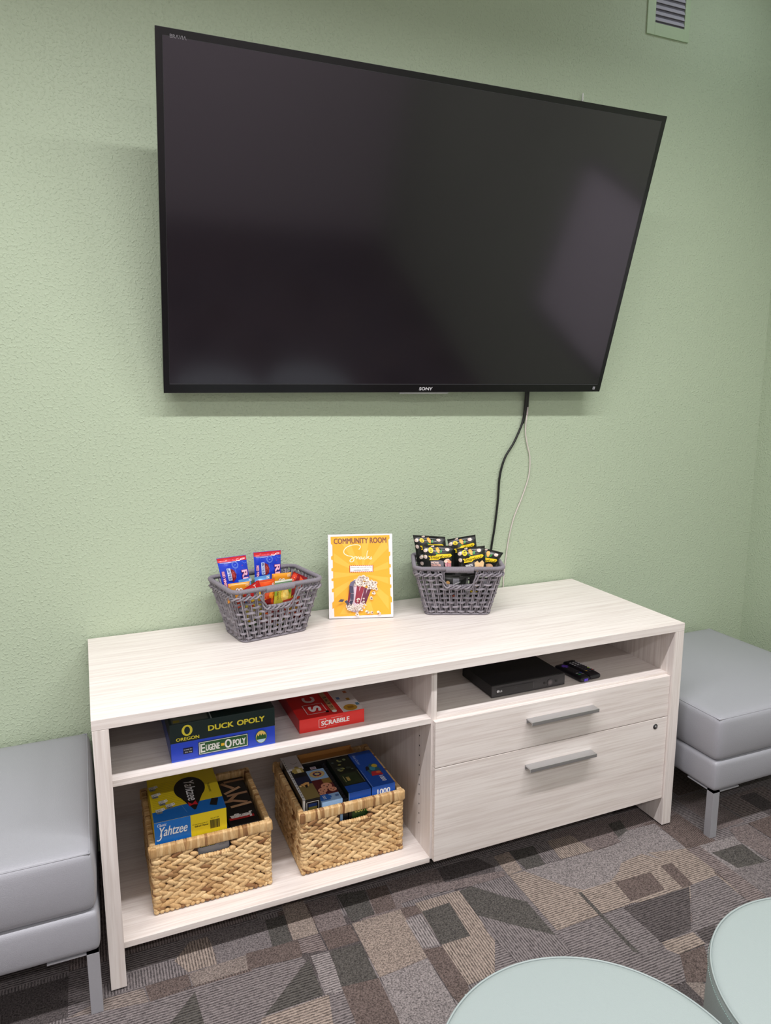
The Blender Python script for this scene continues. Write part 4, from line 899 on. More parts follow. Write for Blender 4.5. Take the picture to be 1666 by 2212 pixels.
# ================================================================== grey rope baskets on the credenza
cord = straw('grey_paper_cord', (92, 89, 95), (130, 126, 134), (164, 159, 167), (700, 700, 700), 0.75)
def rope_basket_parts(t, seed):
    rg = random.Random(seed); tn = lambda: rg.uniform(.15, .95)
    BW, BD, RW, RD, RH = .218, .142, .300, .217, .1725
    def dims(z): s = z/RH; return BW+(RW-BW)*s, BD+(RD-BD)*s
    def ring(z, n, off=0.0, rc=.022):
        """points and outward normals round the perimeter"""
        w_, d_ = dims(z); w_ += 2*off; d_ += 2*off; out = []
        segs = [((-w_/2+rc, -d_/2), (w_/2-rc, -d_/2), (0, -1)), None, ((w_/2, -d_/2+rc), (w_/2, d_/2-rc), (1, 0)), None, ((w_/2-rc, d_/2), (-w_/2+rc, d_/2), (0, 1)), None, ((-w_/2, d_/2-rc), (-w_/2, -d_/2+rc), (-1, 0)), None]
        cs = [(w_/2-rc, -d_/2+rc, -PI/2), (w_/2-rc, d_/2-rc, 0), (-w_/2+rc, d_/2-rc, PI/2), (-w_/2+rc, -d_/2+rc, PI)]
        Ls = []
        for i, s_ in enumerate(segs): Ls.append((Vector(s_[1])-Vector(s_[0])).length if s_ else rc*PI/2)
        tot = sum(Ls)
        for k in range(n):
            q = tot*k/n; i = 0
            while q > Ls[i] and i < 7: q -= Ls[i]; i += 1
            if segs[i]:
                a, b_, nr = segs[i]; p = Vector(a)+(Vector(b_)-Vector(a))*(q/Ls[i]); out.append((Vector((p.x, p.y, z)), Vector(nr+(0,))))
            else:
                c = cs[i//2]; a = c[2]+(q/Ls[i])*PI/2; out.append((Vector((c[0]+rc*math.cos(a), c[1]+rc*math.sin(a), z)), Vector((math.cos(a), math.sin(a), 0))))
        return out
    HW = .046                                      # half width of the hand hole
    def hole(p): return abs(p.x) < HW and abs(p.y) > dims(p.z)[1]/2-.03
    body = MB()
    NS = 42                                        # paired uprights round the basket
    R0 = ring(.0, NS, 0); R1 = ring(RH, NS, 0)
    def at(k, z): return R0[k][0].lerp(R1[k][0], z/RH)
    for k in range(NS):
        tg = Vector((-R0[k][1].y, R0[k][1].x, 0)); top = .166
        m_ = at(k, .14)
        if abs(m_.x) < HW+.004 and abs(R0[k][1].y) > .9: top = .103+.010*abs(m_.x)/HW
        for s_ in (-.0030, .0030):
            P = []; nn_ = 7
            for i in range(nn_):
                z = .002+(top-.002)*i/(nn_-1); P.append(at(k, z)+tg*(s_+rg.uniform(-.0006, .0006)))
            body.tube(P, .0026*rg.uniform(.9, 1.1), cord, n=6, col=tn())
    rows = 8
    for r_ in range(rows):
        z = .013+r_*.0166; par = r_ % 2
        N2 = NS*4; ptsO = ring(z, N2); P = []; run = []
        base = [R0[k][0].lerp(R1[k][0], z/RH) for k in range(NS)]
        for q in range(N2):
            k, fr = divmod(q, 4); a_ = base[k]; b_ = base[(k+1) % NS]; p = a_.lerp(b_, fr/4)
            nr = R0[k][1].lerp(R0[(k+1) % NS][1], fr/4).normalized()
            ph = math.cos(PI*(k+fr/4)+PI*par)
            p = p+nr*(.0042*ph)+Vector((0, 0, .0010*math.sin(q*.9+r_)))
            if z > .098 and abs(p.x) < HW+.002 and abs(p.y) > dims(z)[1]/2-.02:
                if len(run) > 2: P.append(run)
                run = []
            else: run.append(p)
        if len(P) == 0: run.append(run[0]); P.append(run)
        else: P.append(run)
        for q in P:
            if len(q) > 2:
                body.tube(q, .0027, cord, n=6, col=tn(), cap=True)
                body.tube([p+Vector((0, 0, .0032)) for p in q], .0020, cord, n=5, col=tn(), cap=True)
    # twisted band below the rim, dipping round the hand holes
    N3 = 420; band = []
    for (p, nr) in ring(.150, N3, .002):
        z = .150
        if abs(nr.y) > .9:
            x = abs(p.x)
            if x < .062:
                s_ = (.062-x)/.022
                z = .150-.046*(min(1, s_)**.8)
        w1 = dims(z)[1]/2-dims(.150)[1]/2
        p2 = Vector((p.x, p.y+(w1 if nr.y > .5 else (-w1 if nr.y < -.5 else 0)), z)); band.append((p2, nr))
    for ph in (0, PI):
        for lay, rr in ((0, .0030),):
            P = []
            for i, (p, nr) in enumerate(band):
                tg = (band[(i+1) % N3][0]-band[i-1][0]).normalized(); up_ = nr.cross(tg).normalized(); a = i*.42+ph
                P.append(p+nr*(math.cos(a)*.0030+.0025)+up_*math.sin(a)*.0040)
            body.tube(P, rr, cord, n=6, col=.45+.3*(ph > 0), closed=True)
    # little struts between band and rim
    for k, (p, nr) in enumerate(ring(.152, 70, .001)):
        if abs(nr.y) > .9 and abs(p.x) < HW+.006: continue
        q = ring(.168, 70, .001)[(k+(k % 2)) % 70][0]
        body.tube([p, q], .0026, cord, n=5, col=tn())
    # base ring and floor
    body.tube([p+Vector((0, 0, .0042)) for p, n_ in ring(0, 60, .001)], .0042, cord, n=7, col=.5, closed=True)
    for k in range(15):
        y = -BD/2+.008+k*(BD-.016)/14; body.tube([(-BW/2+.004, y, .004), (BW/2-.004, y, .004)], .0032, cord, n=5, col=tn())
    body.build('woven_body', t)
    rim = MB(); rg_ = ring(RH, 900, 0, .030)
    P = [p for p, n_ in rg_]; rad = [.0066+.0008*(1 if i % 3 else -1.2) for i in range(len(P))]
    vs = len(rim.v); rim.tube(P, rad, cord, n=9, closed=True, col=.55); rim.build('rim', t)
    for sy in (-1, 1):
        h = MB(); P = []; rd_ = []
        for i in range(90):
            x = -HW+2*HW*i/89; P.append((x, sy*(RD/2+.0005), RH-.0035)); rd_.append(.0100+(.0008 if i % 3 else -.0016))
        h.tube(P, rd_, cord, n=10, col=.62)
        for i in range(40):
            x = -HW+.004+(2*HW-.008)*i/39; z = .109+.003*abs(2*i/39-1)
            h.ell((x, sy*(dims(z)[1]/2), z), ((.0016, 0, .0010), (0, .0060, 0), (0, 0, .0050)), cord, nu=6, nv=4, col=tn())
        h.build('handle', t)
TOPZ = H+.0003
gb1 = empty('rope_basket', (.5319, -.1466, TOPZ), .188); rope_basket_parts(gb1, 5)
tag(gb1, 'grey open-weave rope basket of red and blue candy packs, left of the sign', 'basket', 'grey rope snack baskets')
gb2 = empty('rope_basket', (1.2017, -.1806, TOPZ), -.398); rope_basket_parts(gb2, 9)
tag(gb2, 'grey open-weave rope basket of black popcorn bags, right of the sign', 'basket', 'grey rope snack baskets')

# ------------------------------------------------ snack packs
def pack(name, bk, a, c, v, ht, lean, thick, base, art, lbl, cat, grp, rough=.28, crimp=.009, seed=0, ends=None, soft=True, dy=0.0, skew=0.0):
    """bk: basket; a, c: (across, up) of the top left / right corners in the basket's own frame; v depth"""
    bm_ = Matrix.Translation(bk.location) @ Matrix.Rotation(bk.rotation_euler[2], 4, 'Z')
    A_ = Vector((a[0], v, a[1])); B_ = Vector((c[0], v+dy, c[1])); wd = (B_-A_).length; ux = (B_-A_).normalized()
    up_ = Vector((0, math.sin(lean), math.cos(lean))); up_ = (up_-ux*up_.dot(ux)).normalized(); nz = ux.cross(up_)
    R = Matrix((ux, up_, nz)).transposed().to_4x4(); R.translation = (A_+B_)/2
    mw = bm_ @ R
    ng = Vector((seed*3.1, seed*1.7, 0))
    def prof(x, y):
        sx = max(0, 1-abs(2*x/wd)**(2.2 if soft else 8)); yy = (y+ht/2)/(ht/2-crimp); sy = max(0, 1-abs(yy)**(3.0 if soft else 10))
        h_ = thick/2*(sx**.6)*(sy**.6)
        if soft: h_ += (noise.noise(Vector((x*42, y*42, 0))+ng)*.0026+noise.noise(Vector((x*110, y*110, 3))+ng)*.0008)*min(1, sx*sy*3+.15)
        return h_
    def edge(x, y):
        x = x-skew*y
        if not soft: return x
        yy = (y+ht/2)/(ht/2); return x*(1-.05*max(0, 1-yy*yy))
    def fn(x, y, lift): 
        return Vector((edge(x, y), y, prof(x, y)+lift+.0002))
    b = MB(); nx, ny = 22, 26; vs = []; fs = []
    for sgn in (1, -1):
        o = len(vs)
        for j in range(ny+1):
            for i in range(nx+1):
                x = -wd/2+wd*i/nx; y = -ht*j/ny; vs.append((edge(x, y), y, prof(x, y)*sgn*(1 if sgn > 0 else .9)))
        for j in range(ny):
            for i in range(nx):
                q = (o+j*(nx+1)+i, o+(j+1)*(nx+1)+i, o+(j+1)*(nx+1)+i+1, o+j*(nx+1)+i+1); fs.append(q if sgn > 0 else q[::-1])
    b.add(vs, fs, mat(base, rough, spec=.6, var=.03), soft)
    if ends:
        m_ = mat(ends, rough)
    f_ = Face(b, fn=fn, eps=.0005, maxe=.011); art(f_, wd, ht)
    o = b.build(name); o.matrix_world = mw; tag(o, lbl, cat, grp); return o
G3 = 'snacks in the left rope basket'; G4 = 'popcorn bags in the right rope basket'
def foil(c): return mat(c, .25, spec=.6, var=.03)
def art_blue(f_, w_, h_):
    B_ = foil((20, 60, 190)); f_.put([(-w_/2+.0006, -.001), (w_/2-.0006, -.001), (w_/2-.0006, -.014), (-w_/2+.0006, -.014)], [(3, 2, 1, 0)], foil((204, 36, 48)))
    f_.stroke([(-w_/2+.006, -.015), (-.01, -.017), (.018, -.014), (w_/2-.006, -.010)], .0011, (228, 214, 226)); f_.stroke([(.012, -.011), (.022, -.015), (.030, -.009), (w_/2-.006, -.0085)], .0014, (250, 246, 250))
    f_.ellipse(.004, -.026, .011, .011, (120, 160, 236), ring=.90, n=26); f_.ellipse(.004, -.026, .0085, .0085, (120, 160, 236), ring=.90, n=24); f_.ellipse(.004, -.026, .003, .0012, (90, 130, 220), rot=.3)
    f_.stroke([(-.028, -.022), (-.028, -.018), (-.008, -.020)], .0006, (130, 170, 236), sub=2); f_.stroke([(.030, -.018), (.036, -.024), (w_/2-.004, -.023)], .0008, (110, 150, 230)); f_.rect(.0, -.068, .0007, -.038, (110, 150, 230))
    f_.poly([(-.014, -.036), (-.004, -.042), (.001, -.055), (-.002, -.068), (-.014, -.078), (-.020, -.060)], (130, 22, 36)); f_.poly([(-.012, -.044), (-.005, -.050), (-.004, -.062), (-.012, -.068)], (196, 70, 60)); f_.stroke([(-.016, -.040), (-.008, -.055), (-.014, -.072)], .0015, (90, 12, 24))
    f_.rect(-.0275, -.072, -.0155, -.034, (196, 208, 236)); f_.text('BITES', -.0215, -.053, .034, .0075, (28, 48, 120), rot=-PI/2, bold=.03)
    f_.text('RED VINES', -.0400, -.066, .048, .0090, (196, 30, 60), rot=-PI/2, bold=.07); f_.text('RED VINES', -.0400, -.066, .047, .0075, (240, 214, 228), rot=-PI/2, bold=.02)
    f_.text('RE', .031, -.066, .044, .0230, (150, 24, 60), rot=-PI/2, bold=.07); f_.text('RE', .031, -.066, .042, .0200, (238, 190, 214), rot=-PI/2, bold=.04); f_.rect(.026, -.031, .029, -.029, (196, 60, 70))
GD = 'blue and red licorice pack standing at the back of the left rope basket, '
pack('candy_pack', gb1, (-.147, .250), (-.050, .2495), .030, .130, .16, .018, (20, 58, 196), art_blue, GD+'left one', 'candy pack', G3, seed=1, skew=.12)
pack('candy_pack', gb1, (-.018, .250), (.079, .2460), .046, .130, .10, .018, (20, 58, 196), art_blue, GD+'right one', 'candy pack', G3, seed=2)
def art_orange(f_, w_, h_):
    f_.rect(w_/2-.016, -.012, w_/2-.006, -.003, (238, 206, 150)); f_.rect(w_/2-.0145, -.0105, w_/2-.0075, -.0045, (214, 140, 50)); f_.text('12', w_/2-.011, -.0075, .005, .004, (246, 232, 210), bold=.04)
    f_.ellipse(-.008, -.021, .0065, .0075, (150, 60, 20)); f_.ellipse(-.008, -.021, .0055, .0065, (244, 238, 232), ring=.45); f_.ellipse(.003, -.022, .006, .007, (244, 238, 232), ring=.45)
    f_.rect(-w_/2+.001, -h_+.01, -w_/2+.006, -.001, (206, 128, 40)); f_.poly([(-.02, -.09), (.02, -.07), (.02, -.04), (-.02, -.05)], (190, 60, 30))
pack('candy_box', gb1, (-.146, .190), (-.076, .188), -.058, .062, -.05, .013, (224, 148, 40), art_orange, 'small amber candy box at the front left of the left rope basket', 'candy box', G3, soft=False, crimp=.001)
pack('candy_box', gb1, (.008, .1935), (.075, .1895), -.036, .085, -.05, .013, (228, 150, 40), art_orange, 'small amber candy box at the centre right of the left rope basket', 'candy box', G3, soft=False, crimp=.001)
def art_red(f_, w_, h_):
    f_.text('T', .012, -.012, .008, .012, (236, 214, 210), bold=.03); f_.stroke([(-w_/2+.004, -.004), (.0, -.005), (w_/2-.004, -.004)], .0016, (224, 80, 70)); f_.poly([(-.02, -.04), (.02, -.03), (.02, -.06), (-.015, -.07)], (240, 200, 60)); f_.poly([(-.02, -.08), (.0, -.075), (.01, -.10), (-.02, -.11)], (240, 236, 232)); f_.text('FRUIT', .0, -.095, .034, .010, (226, 180, 40), bold=.05, rot=.2)
pack('candy_pack', gb1, (-.110, .168), (-.054, .192), -.074, .070, -.10, .010, (196, 26, 28), art_red, 'red candy wrapper slanting behind the front rim of the left rope basket', 'candy pack', G3, seed=3)
def art_org2(f_, w_, h_):
    f_.stroke([(-w_/2+.004, -.008), (w_/2-.004, -.007)], .002, (255, 130, 60)); f_.ellipse(w_/2-.006, -.016, .004, .004, (240, 226, 214), ring=.5); f_.ellipse(w_/2-.010, -.050, .010, .014, (250, 150, 40)); f_.rect(-.025, -.05, -.008, -.03, (60, 20, 16)); f_.ellipse(-.006, -.058, .009, .010, (246, 180, 60)); f_.poly([(-.025, -.07), (.02, -.06), (.02, -.09), (-.02, -.10)], (140, 20, 24))
pack('candy_pack', gb1, (-.058, .187), (.006, .185), -.062, .095, -.12, .012, (228, 78, 22), art_org2, 'bright orange candy pack in the front middle of the left rope basket', 'candy pack', G3, seed=4)
def art_green(f_, w_, h_):
    f_.rect(-w_/2+.001, -.0065, w_/2-.001, -.0005, (236, 240, 226)); f_.rect(-w_/2+.001, -.016, w_/2-.001, -.0065, (96, 134, 96)); f_.rect(-w_/2+.002, -.05, -w_/2+.006, -.012, (150, 200, 70)); f_.text('GUMMI', -w_/2+.010, -.045, .034, .005, (120, 40, 20), rot=PI/2); f_.ellipse(.004, -.050, .015, .022, (250, 206, 90)); f_.ellipse(.006, -.050, .010, .017, (250, 222, 120)); f_.poly([(.014, -.024), (.026, -.030), (.026, -.045), (.018, -.040)], (90, 170, 60))
pack('candy_pack', gb1, (.003, .1775), (.065, .1770), -.064, .095, -.14, .012, (206, 196, 60), art_green, 'green and yellow gummy candy pack seen through the hand hole of the left rope basket', 'candy pack', G3, seed=5)
def art_mar(f_, w_, h_):
    f_.stroke([(-.018, -.01), (-.020, -.10)], .002, (240, 210, 200), sub=2); f_.poly([(-w_/2+.002, -.003), (-.010, -.002), (-.014, -.09), (-w_/2+.002, -.09)], (214, 62, 30)); f_.ellipse(.010, -.035, .008, .016, (240, 120, 40), rot=-.3); f_.poly([(.0, -.004), (.02, -.012), (.014, -.020), (.004, -.018)], (236, 96, 50)); f_.text('SOUR', .010, -.080, .022, .009, (240, 200, 60), rot=-PI/2, bold=.04)
pack('candy_pack', gb1, (.074, .196), (.123, .168), -.054, .100, -.10, .012, (150, 22, 34), art_mar, 'crimson candy pack at the front right of the left rope basket', 'candy pack', G3, seed=6)
def art_lb(f_, w_, h_):
    f_.text('S', .018, -.007, .010, .007, (236, 240, 246), bold=.04); f_.ellipse(-.01, -.014, .009, .006, (150, 190, 236))
pack('candy_pack', gb1, (-.098, .186), (-.058, .189), -.022, .08, .05, .010, (96, 158, 222), art_lb, 'light blue candy pack tucked between the licorice and the red wrapper', 'candy pack', G3, seed=7)
pack('candy_pack', gb1, (-.044, .186), (.010, .188), -.018, .08, .05, .010, (96, 158, 222), art_lb, 'light blue candy pack below the right licorice pack', 'candy pack', G3, seed=8)
fill = [((-.095, .120), (-.035, .112), -.066, (196, 180, 60), 'yellow and white candy wrapper', 'M'), ((-.100, .082), (-.050, .088), -.056, (48, 86, 34), 'green candy wrapper', ''), ((-.040, .098), (.020, .092), -.064, (120, 18, 24), 'dark red candy wrapper', 'X'),
        ((.030, .110), (.090, .118), -.064, (200, 60, 34), 'orange-red candy wrapper', 'Y'), ((-.020, .060), (.050, .056), -.052, (50, 76, 40), 'small green foil wrapper', ''), ((.060, .074), (.100, .086), -.054, (116, 14, 26), 'maroon foil wrapper', '')]
for k, (a, c, v, col_, nm_, ch) in enumerate(fill):
    def af(f_, w_, h_, ch=ch, k=k):
        f_.poly([(-w_/2+.006, -.012), (.0, -.020), (w_/2-.008, -.010), (w_/2-.012, -.016), (.0, -.028), (-w_/2+.006, -.020)], ((236, 228, 220), (230, 190, 50), (226, 90, 40))[k % 3])
        if ch: f_.text('FUN', .0, -.036, .036, .012, ((236, 232, 226), (240, 200, 60))[k % 2], bold=.06)
    pack('candy_pack', gb1, a, c, v, .052 if a[1] > .09 else .048, -.15, .012, col_, af, nm_+(' showing through the weave low in the left rope basket', ' behind the lower weave of the left rope basket')[k % 2], 'candy pack', G3, seed=20+k)

BLK = (22, 26, 22)
def art_pop(kind):
    def art(f_, w_, h_):
        s_ = w_/.12; YW = (246, 214, 30)
        f_.ellipse(-.030*s_, -.017, .0085, .0095 if kind else .007, YW); f_.text('no', -.030*s_, -.0145, .007, .004, (60, 60, 20)); f_.text('99', -.030*s_, -.0195, .008, .004, (60, 60, 20), bold=.03)
        f_.poly([(-.009, -.008), (-.002, -.006), (.004, -.014), (.002, -.026), (-.004, -.024), (-.010, -.014)], (236, 172, 70)); f_.stroke([(-.006, -.009), (-.002, -.020)], .001, (250, 206, 120))
        f_.poly([(.003, -.024), (.008, -.014), (.012, -.012), (.011, -.022)], (50, 150, 70)); f_.poly([(-.003, -.024), (-.012, -.022), (-.010, -.029), (-.003, -.028)], (40, 120, 60))
        for (x, y, rx, ry, q) in ((-.050*s_, -.018, .008, .006, .5), (.033*s_, -.013, .0075, .005, -.2), (-.052*s_, -.040, .006, .007, .2), (-.022*s_, -.004, .006, .0025, 0)):
            f_.ellipse(x, y, rx, ry, (216, 196, 184), rot=q, n=12); f_.k -= 1; f_.ellipse(x+.003, y+.002, rx*.55, ry*.6, (236, 222, 212), rot=q, n=10)
        f_.poly([(-.042*s_, -.036), (-.014*s_, -.034), (-.008*s_, -.029), (.046*s_, -.026), (.052*s_, -.032), (.044*s_, -.038), (.010*s_, -.041), (-.004*s_, -.048), (-.038*s_, -.050), (-.034*s_, -.043)], YW)
        f_.text('Smartfood', .004*s_, -.0380, .074*s_, .0115, (58, 54, 20), rot=.09, shear=.12, bold=.005)
        if kind == 1:
            f_.poly([(-.034*s_, -.053), (.006*s_, -.049), (.018*s_, -.052), (.016*s_, -.090), (-.030*s_, -.090)], (120, 116, 124))
            f_.text('MOVIE', -.016*s_, -.058, .028, .0065, (248, 214, 200), bold=.06); f_.text('THEATER', -.013*s_, -.0665, .036, .0065, (246, 190, 176), bold=.06); f_.text('BUTTER', -.012*s_, -.075, .034, .0065, (240, 150, 140), bold=.06)
            f_.poly([(.022*s_, -.054), (.048*s_, -.052), (.045*s_, -.085), (.026*s_, -.085)], (226, 190, 194))
            for k in range(4): f_.poly([((.025+k*.0062)*s_, -.054), ((.028+k*.0062)*s_, -.054), ((.0285+k*.0055)*s_, -.085), ((.0265+k*.0055)*s_, -.085)], (178, 60, 84))
            f_.ellipse(.030*s_, -.050, .011, .006, (240, 214, 196), rot=.4); f_.ellipse(.040*s_, -.053, .008, .005, (232, 160, 130), rot=-.2)
        elif kind == 2:
            f_.poly([(-.030*s_, -.055), (.010*s_, -.046), (.010*s_, -.09), (-.026*s_, -.09)], (74, 74, 80))
            f_.text('WHITE', -.016*s_, -.060, .026, .008, (238, 238, 236), rot=.12, bold=.06); f_.text('CHEDDAR', -.012*s_, -.071, .040, .008, (238, 238, 236), rot=.12, bold=.06)
            f_.poly([(.008*s_, -.052), (.022*s_, -.046), (.030*s_, -.054), (.044*s_, -.046), (.052*s_, -.056), (.046*s_, -.070), (.030*s_, -.074), (.020*s_, -.088), (.010*s_, -.080)], (236, 200, 146)); f_.poly([(.026*s_, -.064), (.040*s_, -.068), (.022*s_, -.080)], (222, 160, 120))
        elif kind == 3:
            f_.ellipse(.026*s_, -.062, .018, .016, (240, 190, 146)); f_.ellipse(.024*s_, -.066, .012, .009, (230, 120, 80)); f_.ellipse(.028*s_, -.058, .008, .005, (246, 206, 160)); f_.ellipse(-.008*s_, -.066, .008, .008, (232, 222, 220))
        else: f_.rect(-.03*s_, -.09, .02*s_, -.056, (50, 50, 54))
    return art
pack('popcorn_bag', gb2, (-.152, .255), (-.036, .248), .052, .105, .10, .026, BLK, art_pop(0), 'black popcorn bag standing at the back left of the right rope basket', 'popcorn bag', G4, seed=11, skew=.22)
pack('popcorn_bag', gb2, (-.030, .240), (.070, .257), .046, .120, .08, .026, BLK, art_pop(0), 'black popcorn bag standing at the back right of the right rope basket', 'popcorn bag', G4, seed=12)
pack('popcorn_bag', gb2, (-.132, .205), (-.060, .214), -.002, .075, .0, .022, BLK, art_pop(0), 'black popcorn bag half hidden at the left end of the right rope basket', 'popcorn bag', G4, seed=13)
pack('popcorn_bag', gb2, (-.122, .238), (-.012, .234), -.034, .105, .10, .026, BLK, art_pop(1), 'black popcorn bag with a striped popcorn tub and red letters, front left of the basket', 'popcorn bag', G4, seed=14, skew=.08)
pack('popcorn_bag', gb2, (-.006, .230), (.090, .240), -.056, .105, .06, .028, BLK, art_pop(2), 'black popcorn bag with white letters and cheese, front middle of the basket', 'popcorn bag', G4, seed=15)
pack('popcorn_bag', gb2, (.070, .232), (.158, .210), -.034, .090, .02, .022, BLK, art_pop(3), 'black popcorn bag with an orange popcorn ball, right end of the right rope basket', 'popcorn bag', G4, seed=16, skew=-.25)
def art_low(f_, w_, h_):
    f_.rect(.004, -.030, .026, -.012, (120, 120, 126)); f_.stroke([(-.004, -.034), (.010, -.030), (.030, -.022)], .0022, (240, 240, 240)); f_.ellipse(-.014, -.026, .007, .006, (226, 176, 110)); f_.text('Smart', -.020, -.050, .028, .009, (220, 190, 40), bold=.05); f_.ellipse(-.02, -.068, .006, .005, (220, 180, 50)); f_.ellipse(.01, -.075, .005, .005, (200, 90, 60))
pack('popcorn_bag', gb2, (-.070, .140), (.030, .136), -.058, .100, -.12, .016, BLK, art_low, 'black popcorn bag lying low, seen through the hand hole of the right rope basket', 'popcorn bag', G4, seed=17)
pack('popcorn_bag', gb2, (.040, .130), (.115, .126), -.054, .085, -.12, .016, (26, 26, 26), art_low, 'black popcorn bag low at the right, glimpsed through the weave of the right rope basket', 'popcorn bag', G4, seed=18)

# ================================================================== sign between the baskets
sx0, sy0, sx1, sy1 = .7520, -.1210, .9590, -.1870
sd = Vector((sx1-sx0, sy1-sy0, 0)); SW = sd.length; sd.normalize(); lean = .17
sup = Vector((sd.y*-math.sin(lean), sd.x*math.sin(lean), math.cos(lean))); snz = sd.cross(sup)
SM = Matrix((sd, sup, snz)).transposed().to_4x4(); SM.translation = Vector((sx0, sy0, TOPZ+.0022))
SH = .2830
t = empty('sign_holder', mw=SM)
m_, nt_, bs_ = newmat('clear_acrylic'); bs_.inputs['Base Color'].default_value = (1, 1, 1, 1); bs_.inputs['Roughness'].default_value = 0.03; bs_.inputs['IOR'].default_value = 1.45; bs_.inputs['Transmission Weight'].default_value = 1.0
acr = m_
b = MB(); b.box(-.0015, -.0005, -.0058, SW+.0015, SH+.001, -.0036, acr)
Mi = SM.inverted(); Rz = Matrix.Rotation(math.atan2(sd.y, sd.x), 4, 'Z')
b.box(0, .004, .0002, SW, .075, .0022, acr, mw=Mi @ Matrix.Translation((sx0, sy0, TOPZ)) @ Rz)
b.build('acrylic_stand', t)
b = MB(); b.box(0, 0, -.0034, SW, SH, 0, mat((236, 234, 236), 0.35)); f_ = Face(b, (0, 0, 0), (1, 0, 0), (0, 1, 0), eps=.00022)
k1 = SW/1345; k2 = SH/1760
Q = lambda x, y: ((x-105-(1945-y)*-.006)*k1, (1942-y-(x-105)*.016)*k2)
OR = (246, 178, 52)
L_ = [(150, 225), (155, 375), (185, 400), (187, 620), (155, 640), (157, 700), (190, 715), (192, 880), (160, 890), (162, 940), (196, 950), (197, 1095), (160, 1105), (162, 1150), (200, 1155), (203, 1305), (166, 1320), (168, 1385), (205, 1388), (210, 1570), (172, 1610), (175, 1735), (207, 1720), (212, 1900)]
R_ = [(1382, 190), (1386, 260), (1360, 290), (1368, 545), (1396, 540), (1398, 620), (1372, 640), (1376, 805), (1405, 805), (1407, 870), (1378, 880), (1380, 1020), (1408, 1020), (1412, 1075), (1384, 1085), (1388, 1235), (1414, 1235), (1416, 1300), (1390, 1310), (1396, 1470), (1424, 1510), (1426, 1615), (1398, 1610), (1402, 1860)]
f_.poly([Q(*p) for p in L_]+[Q(*p) for p in R_[::-1]], OR)
# sun rays printed on the poster
for k in range(11):
    a0 = math.radians(8+k*32.7); a1 = a0+math.radians(13); c0 = (800, 1010); P = [Q(*c0)]
    for a in (a0, a1):
        x = c0[0]+math.cos(a)*1400; y = c0[1]+math.sin(a)*1400
        s_ = min(1, abs((1355-c0[0])/(x-c0[0])) if x > c0[0] else abs((215-c0[0])/(x-c0[0])), abs((1855-c0[1])/(y-c0[1])) if y > c0[1] else abs((235-c0[1])/(y-c0[1])))
        P.append(Q(c0[0]+(x-c0[0])*s_, c0[1]+(y-c0[1])*s_))
    if (P[1][0]-P[0][0])*(P[2][1]-P[0][1])-(P[1][1]-P[0][1])*(P[2][0]-P[0][0]) < 0: P = P[::-1]
    f_.poly(P, (250, 190, 74)); f_.k -= 1
f_.k += 1
x_, y_ = Q(765, 308); f_.text('COMMUNITY ROOM', x_, y_, 1105*k1, 118*k2, (140, 88, 66), rot=.008, bold=.03)
CRM = (252, 242, 206)
S_ = [(735, 495), (772, 440), (740, 402), (640, 395), (510, 430), (432, 500), (430, 575), (510, 625), (590, 640), (632, 690), (610, 745), (560, 750), (552, 715), (610, 670), (680, 645), (692, 690)]
f_.stroke([Q(*p) for p in S_], 17*k1, CRM)
for st_ in ([(695, 640), (690, 692), (722, 648), (742, 660), (738, 694), (760, 688)], [(805, 658), (772, 650), (756, 680), (776, 695), (803, 662), (804, 692), (825, 686)], [(872, 658), (846, 654), (832, 684), (858, 696), (888, 682)], [(932, 515), (910, 560), (900, 694), (922, 650), (955, 642), (930, 664), (962, 692), (980, 680)], [(1005, 646), (984, 662), (1008, 684), (984, 698), (970, 694)]):
    f_.stroke([Q(*p) for p in st_], 14*k1, CRM)
x0, y0 = Q(538, 975); x1, y1 = Q(1035, 820)
f_.rect(x0, y0, x1, y1, (190, 50, 44))
for k in range(12): 
    xx = x0+(x1-x0)*(k+.3)/12; f_.rect(xx, y1-.0018, xx+.0026, y1, (240, 200, 160)); f_.k -= 1; f_.rect(xx, y0, xx+.0026, y0+.0018, (240, 200, 160)); f_.k -= 1
f_.k += 1
f_.rect(x0+.0022, y0+.0022, x1-.0022, y1-.0022, (240, 238, 236))
f_.text('Please help yourself but be', (x0+x1)/2, (y0+y1)/2+.0045, 435*k1, 30*k2, (60, 56, 60)); f_.text('courteous of others!', (x0+x1)/2, (y0+y1)/2-.0040, 320*k1, 30*k2, (60, 56, 60))
def PB(pts, c): f_.poly([Q(*p) for p in pts], c)
rp = random.Random(4)
PB([(820, 1330), (480, 1560), (560, 1790), (700, 1830), (860, 1620), (985, 1330)][::-1], (214, 190, 206))
PB([(620, 1220), (985, 1335), (800, 1700), (720, 1800), (490, 1700), (540, 1400)][::-1], (228, 208, 220))
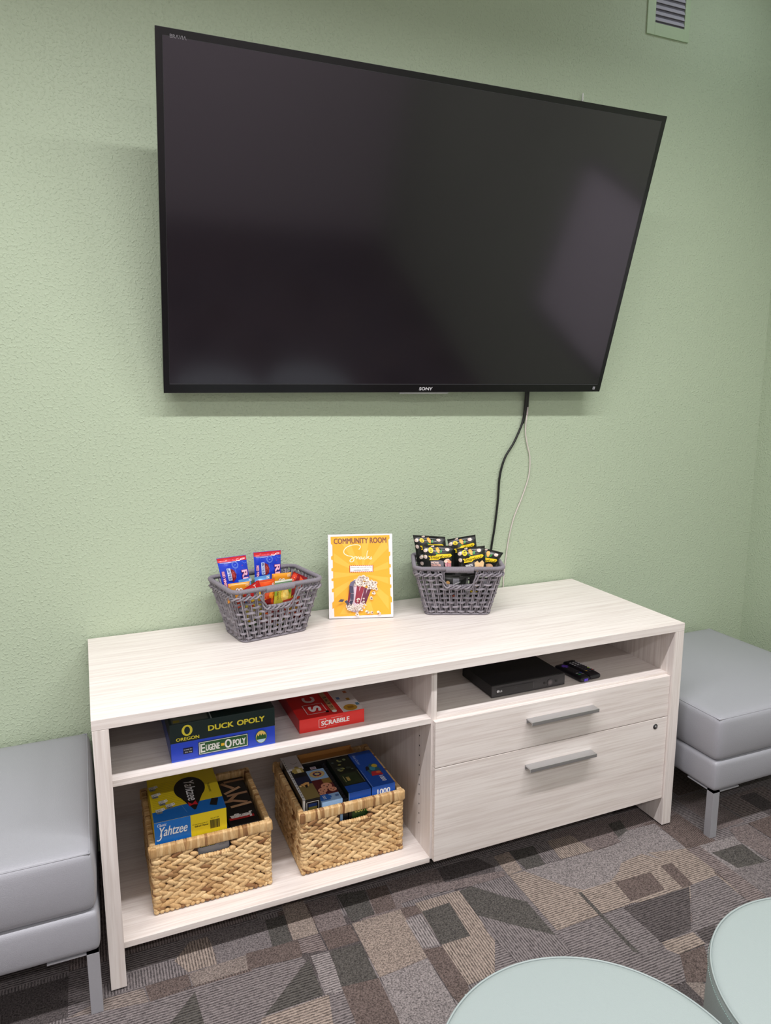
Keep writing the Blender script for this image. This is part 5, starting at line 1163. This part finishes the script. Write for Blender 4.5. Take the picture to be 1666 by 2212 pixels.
for (a, b__, c, d) in ((690, 750, 640, 690), (770, 850, 655, 740), (850, 900, 770, 830), (920, 985, 815, 870), (545, 600, 490, 520)):
    yt = 1250+(a-690)*.27; PB([(a, yt), (b__, yt+18), (d, 1640), (c, 1600)][::-1], (150, 50, 66) if a < 800 else (110, 48, 72))
def kernel(x, y, s_):
    px_, py_ = Q(x, y)
    for q in range(3): f_.ellipse(px_+rp.uniform(-.4, .4)*s_, py_+rp.uniform(-.4, .4)*s_, s_*.55, s_*.5, (248, 236, 224), n=9); f_.k -= 1
    f_.k += 1; f_.ellipse(px_+rp.uniform(-.3, .3)*s_, py_+rp.uniform(-.3, .3)*s_, s_*.16, s_*.30, (120, 70, 60), n=7, rot=rp.uniform(0, 3)); f_.k -= 1
for k in range(62):
    q = rp.random(); x = 640+q*440; yt = 1130-90*math.sin(PI*min(1, q*1.1))+q*60; yb_ = 1215+q*120 if q < .8 else 1310-(q-.8)*300
    kernel(x, yt+rp.random()*(yb_-yt), .0085)
for (x, y) in ((1105, 1320), (1030, 1400), (985, 1510), (900, 1810), (1005, 1810), (1145, 1825), (700, 1855)): kernel(x, y, .0085)
for k in range(46):
    q = rp.random(); x = 470+q*330; kernel(x, 1690+(rp.random()-.35)*150*(1-abs(q-.6)), .0062)
for k in range(12): kernel(690+rp.random()*180, 1470+rp.random()*240, .0045)
f_.k += 1
FM = (74, 70, 92)
PB([(560, 1170), (660, 1120), (640, 1180), (610, 1260), (525, 1250)][::-1], (110, 106, 130)); PB([(525, 1260), (612, 1265), (620, 1400), (540, 1400)][::-1], FM); PB([(545, 1412), (622, 1412), (615, 1545), (545, 1545)][::-1], FM); PB([(545, 1555), (612, 1552), (570, 1655), (525, 1600)][::-1], (54, 50, 72)); PB([(425, 1570), (480, 1545), (525, 1630), (490, 1660)][::-1], FM); PB([(295, 1575), (350, 1525), (425, 1535), (385, 1585)][::-1], FM)
b.build('poster', t)
tag(t, 'orange popcorn poster reading community room snacks, in a stand between the grey baskets', 'sign')
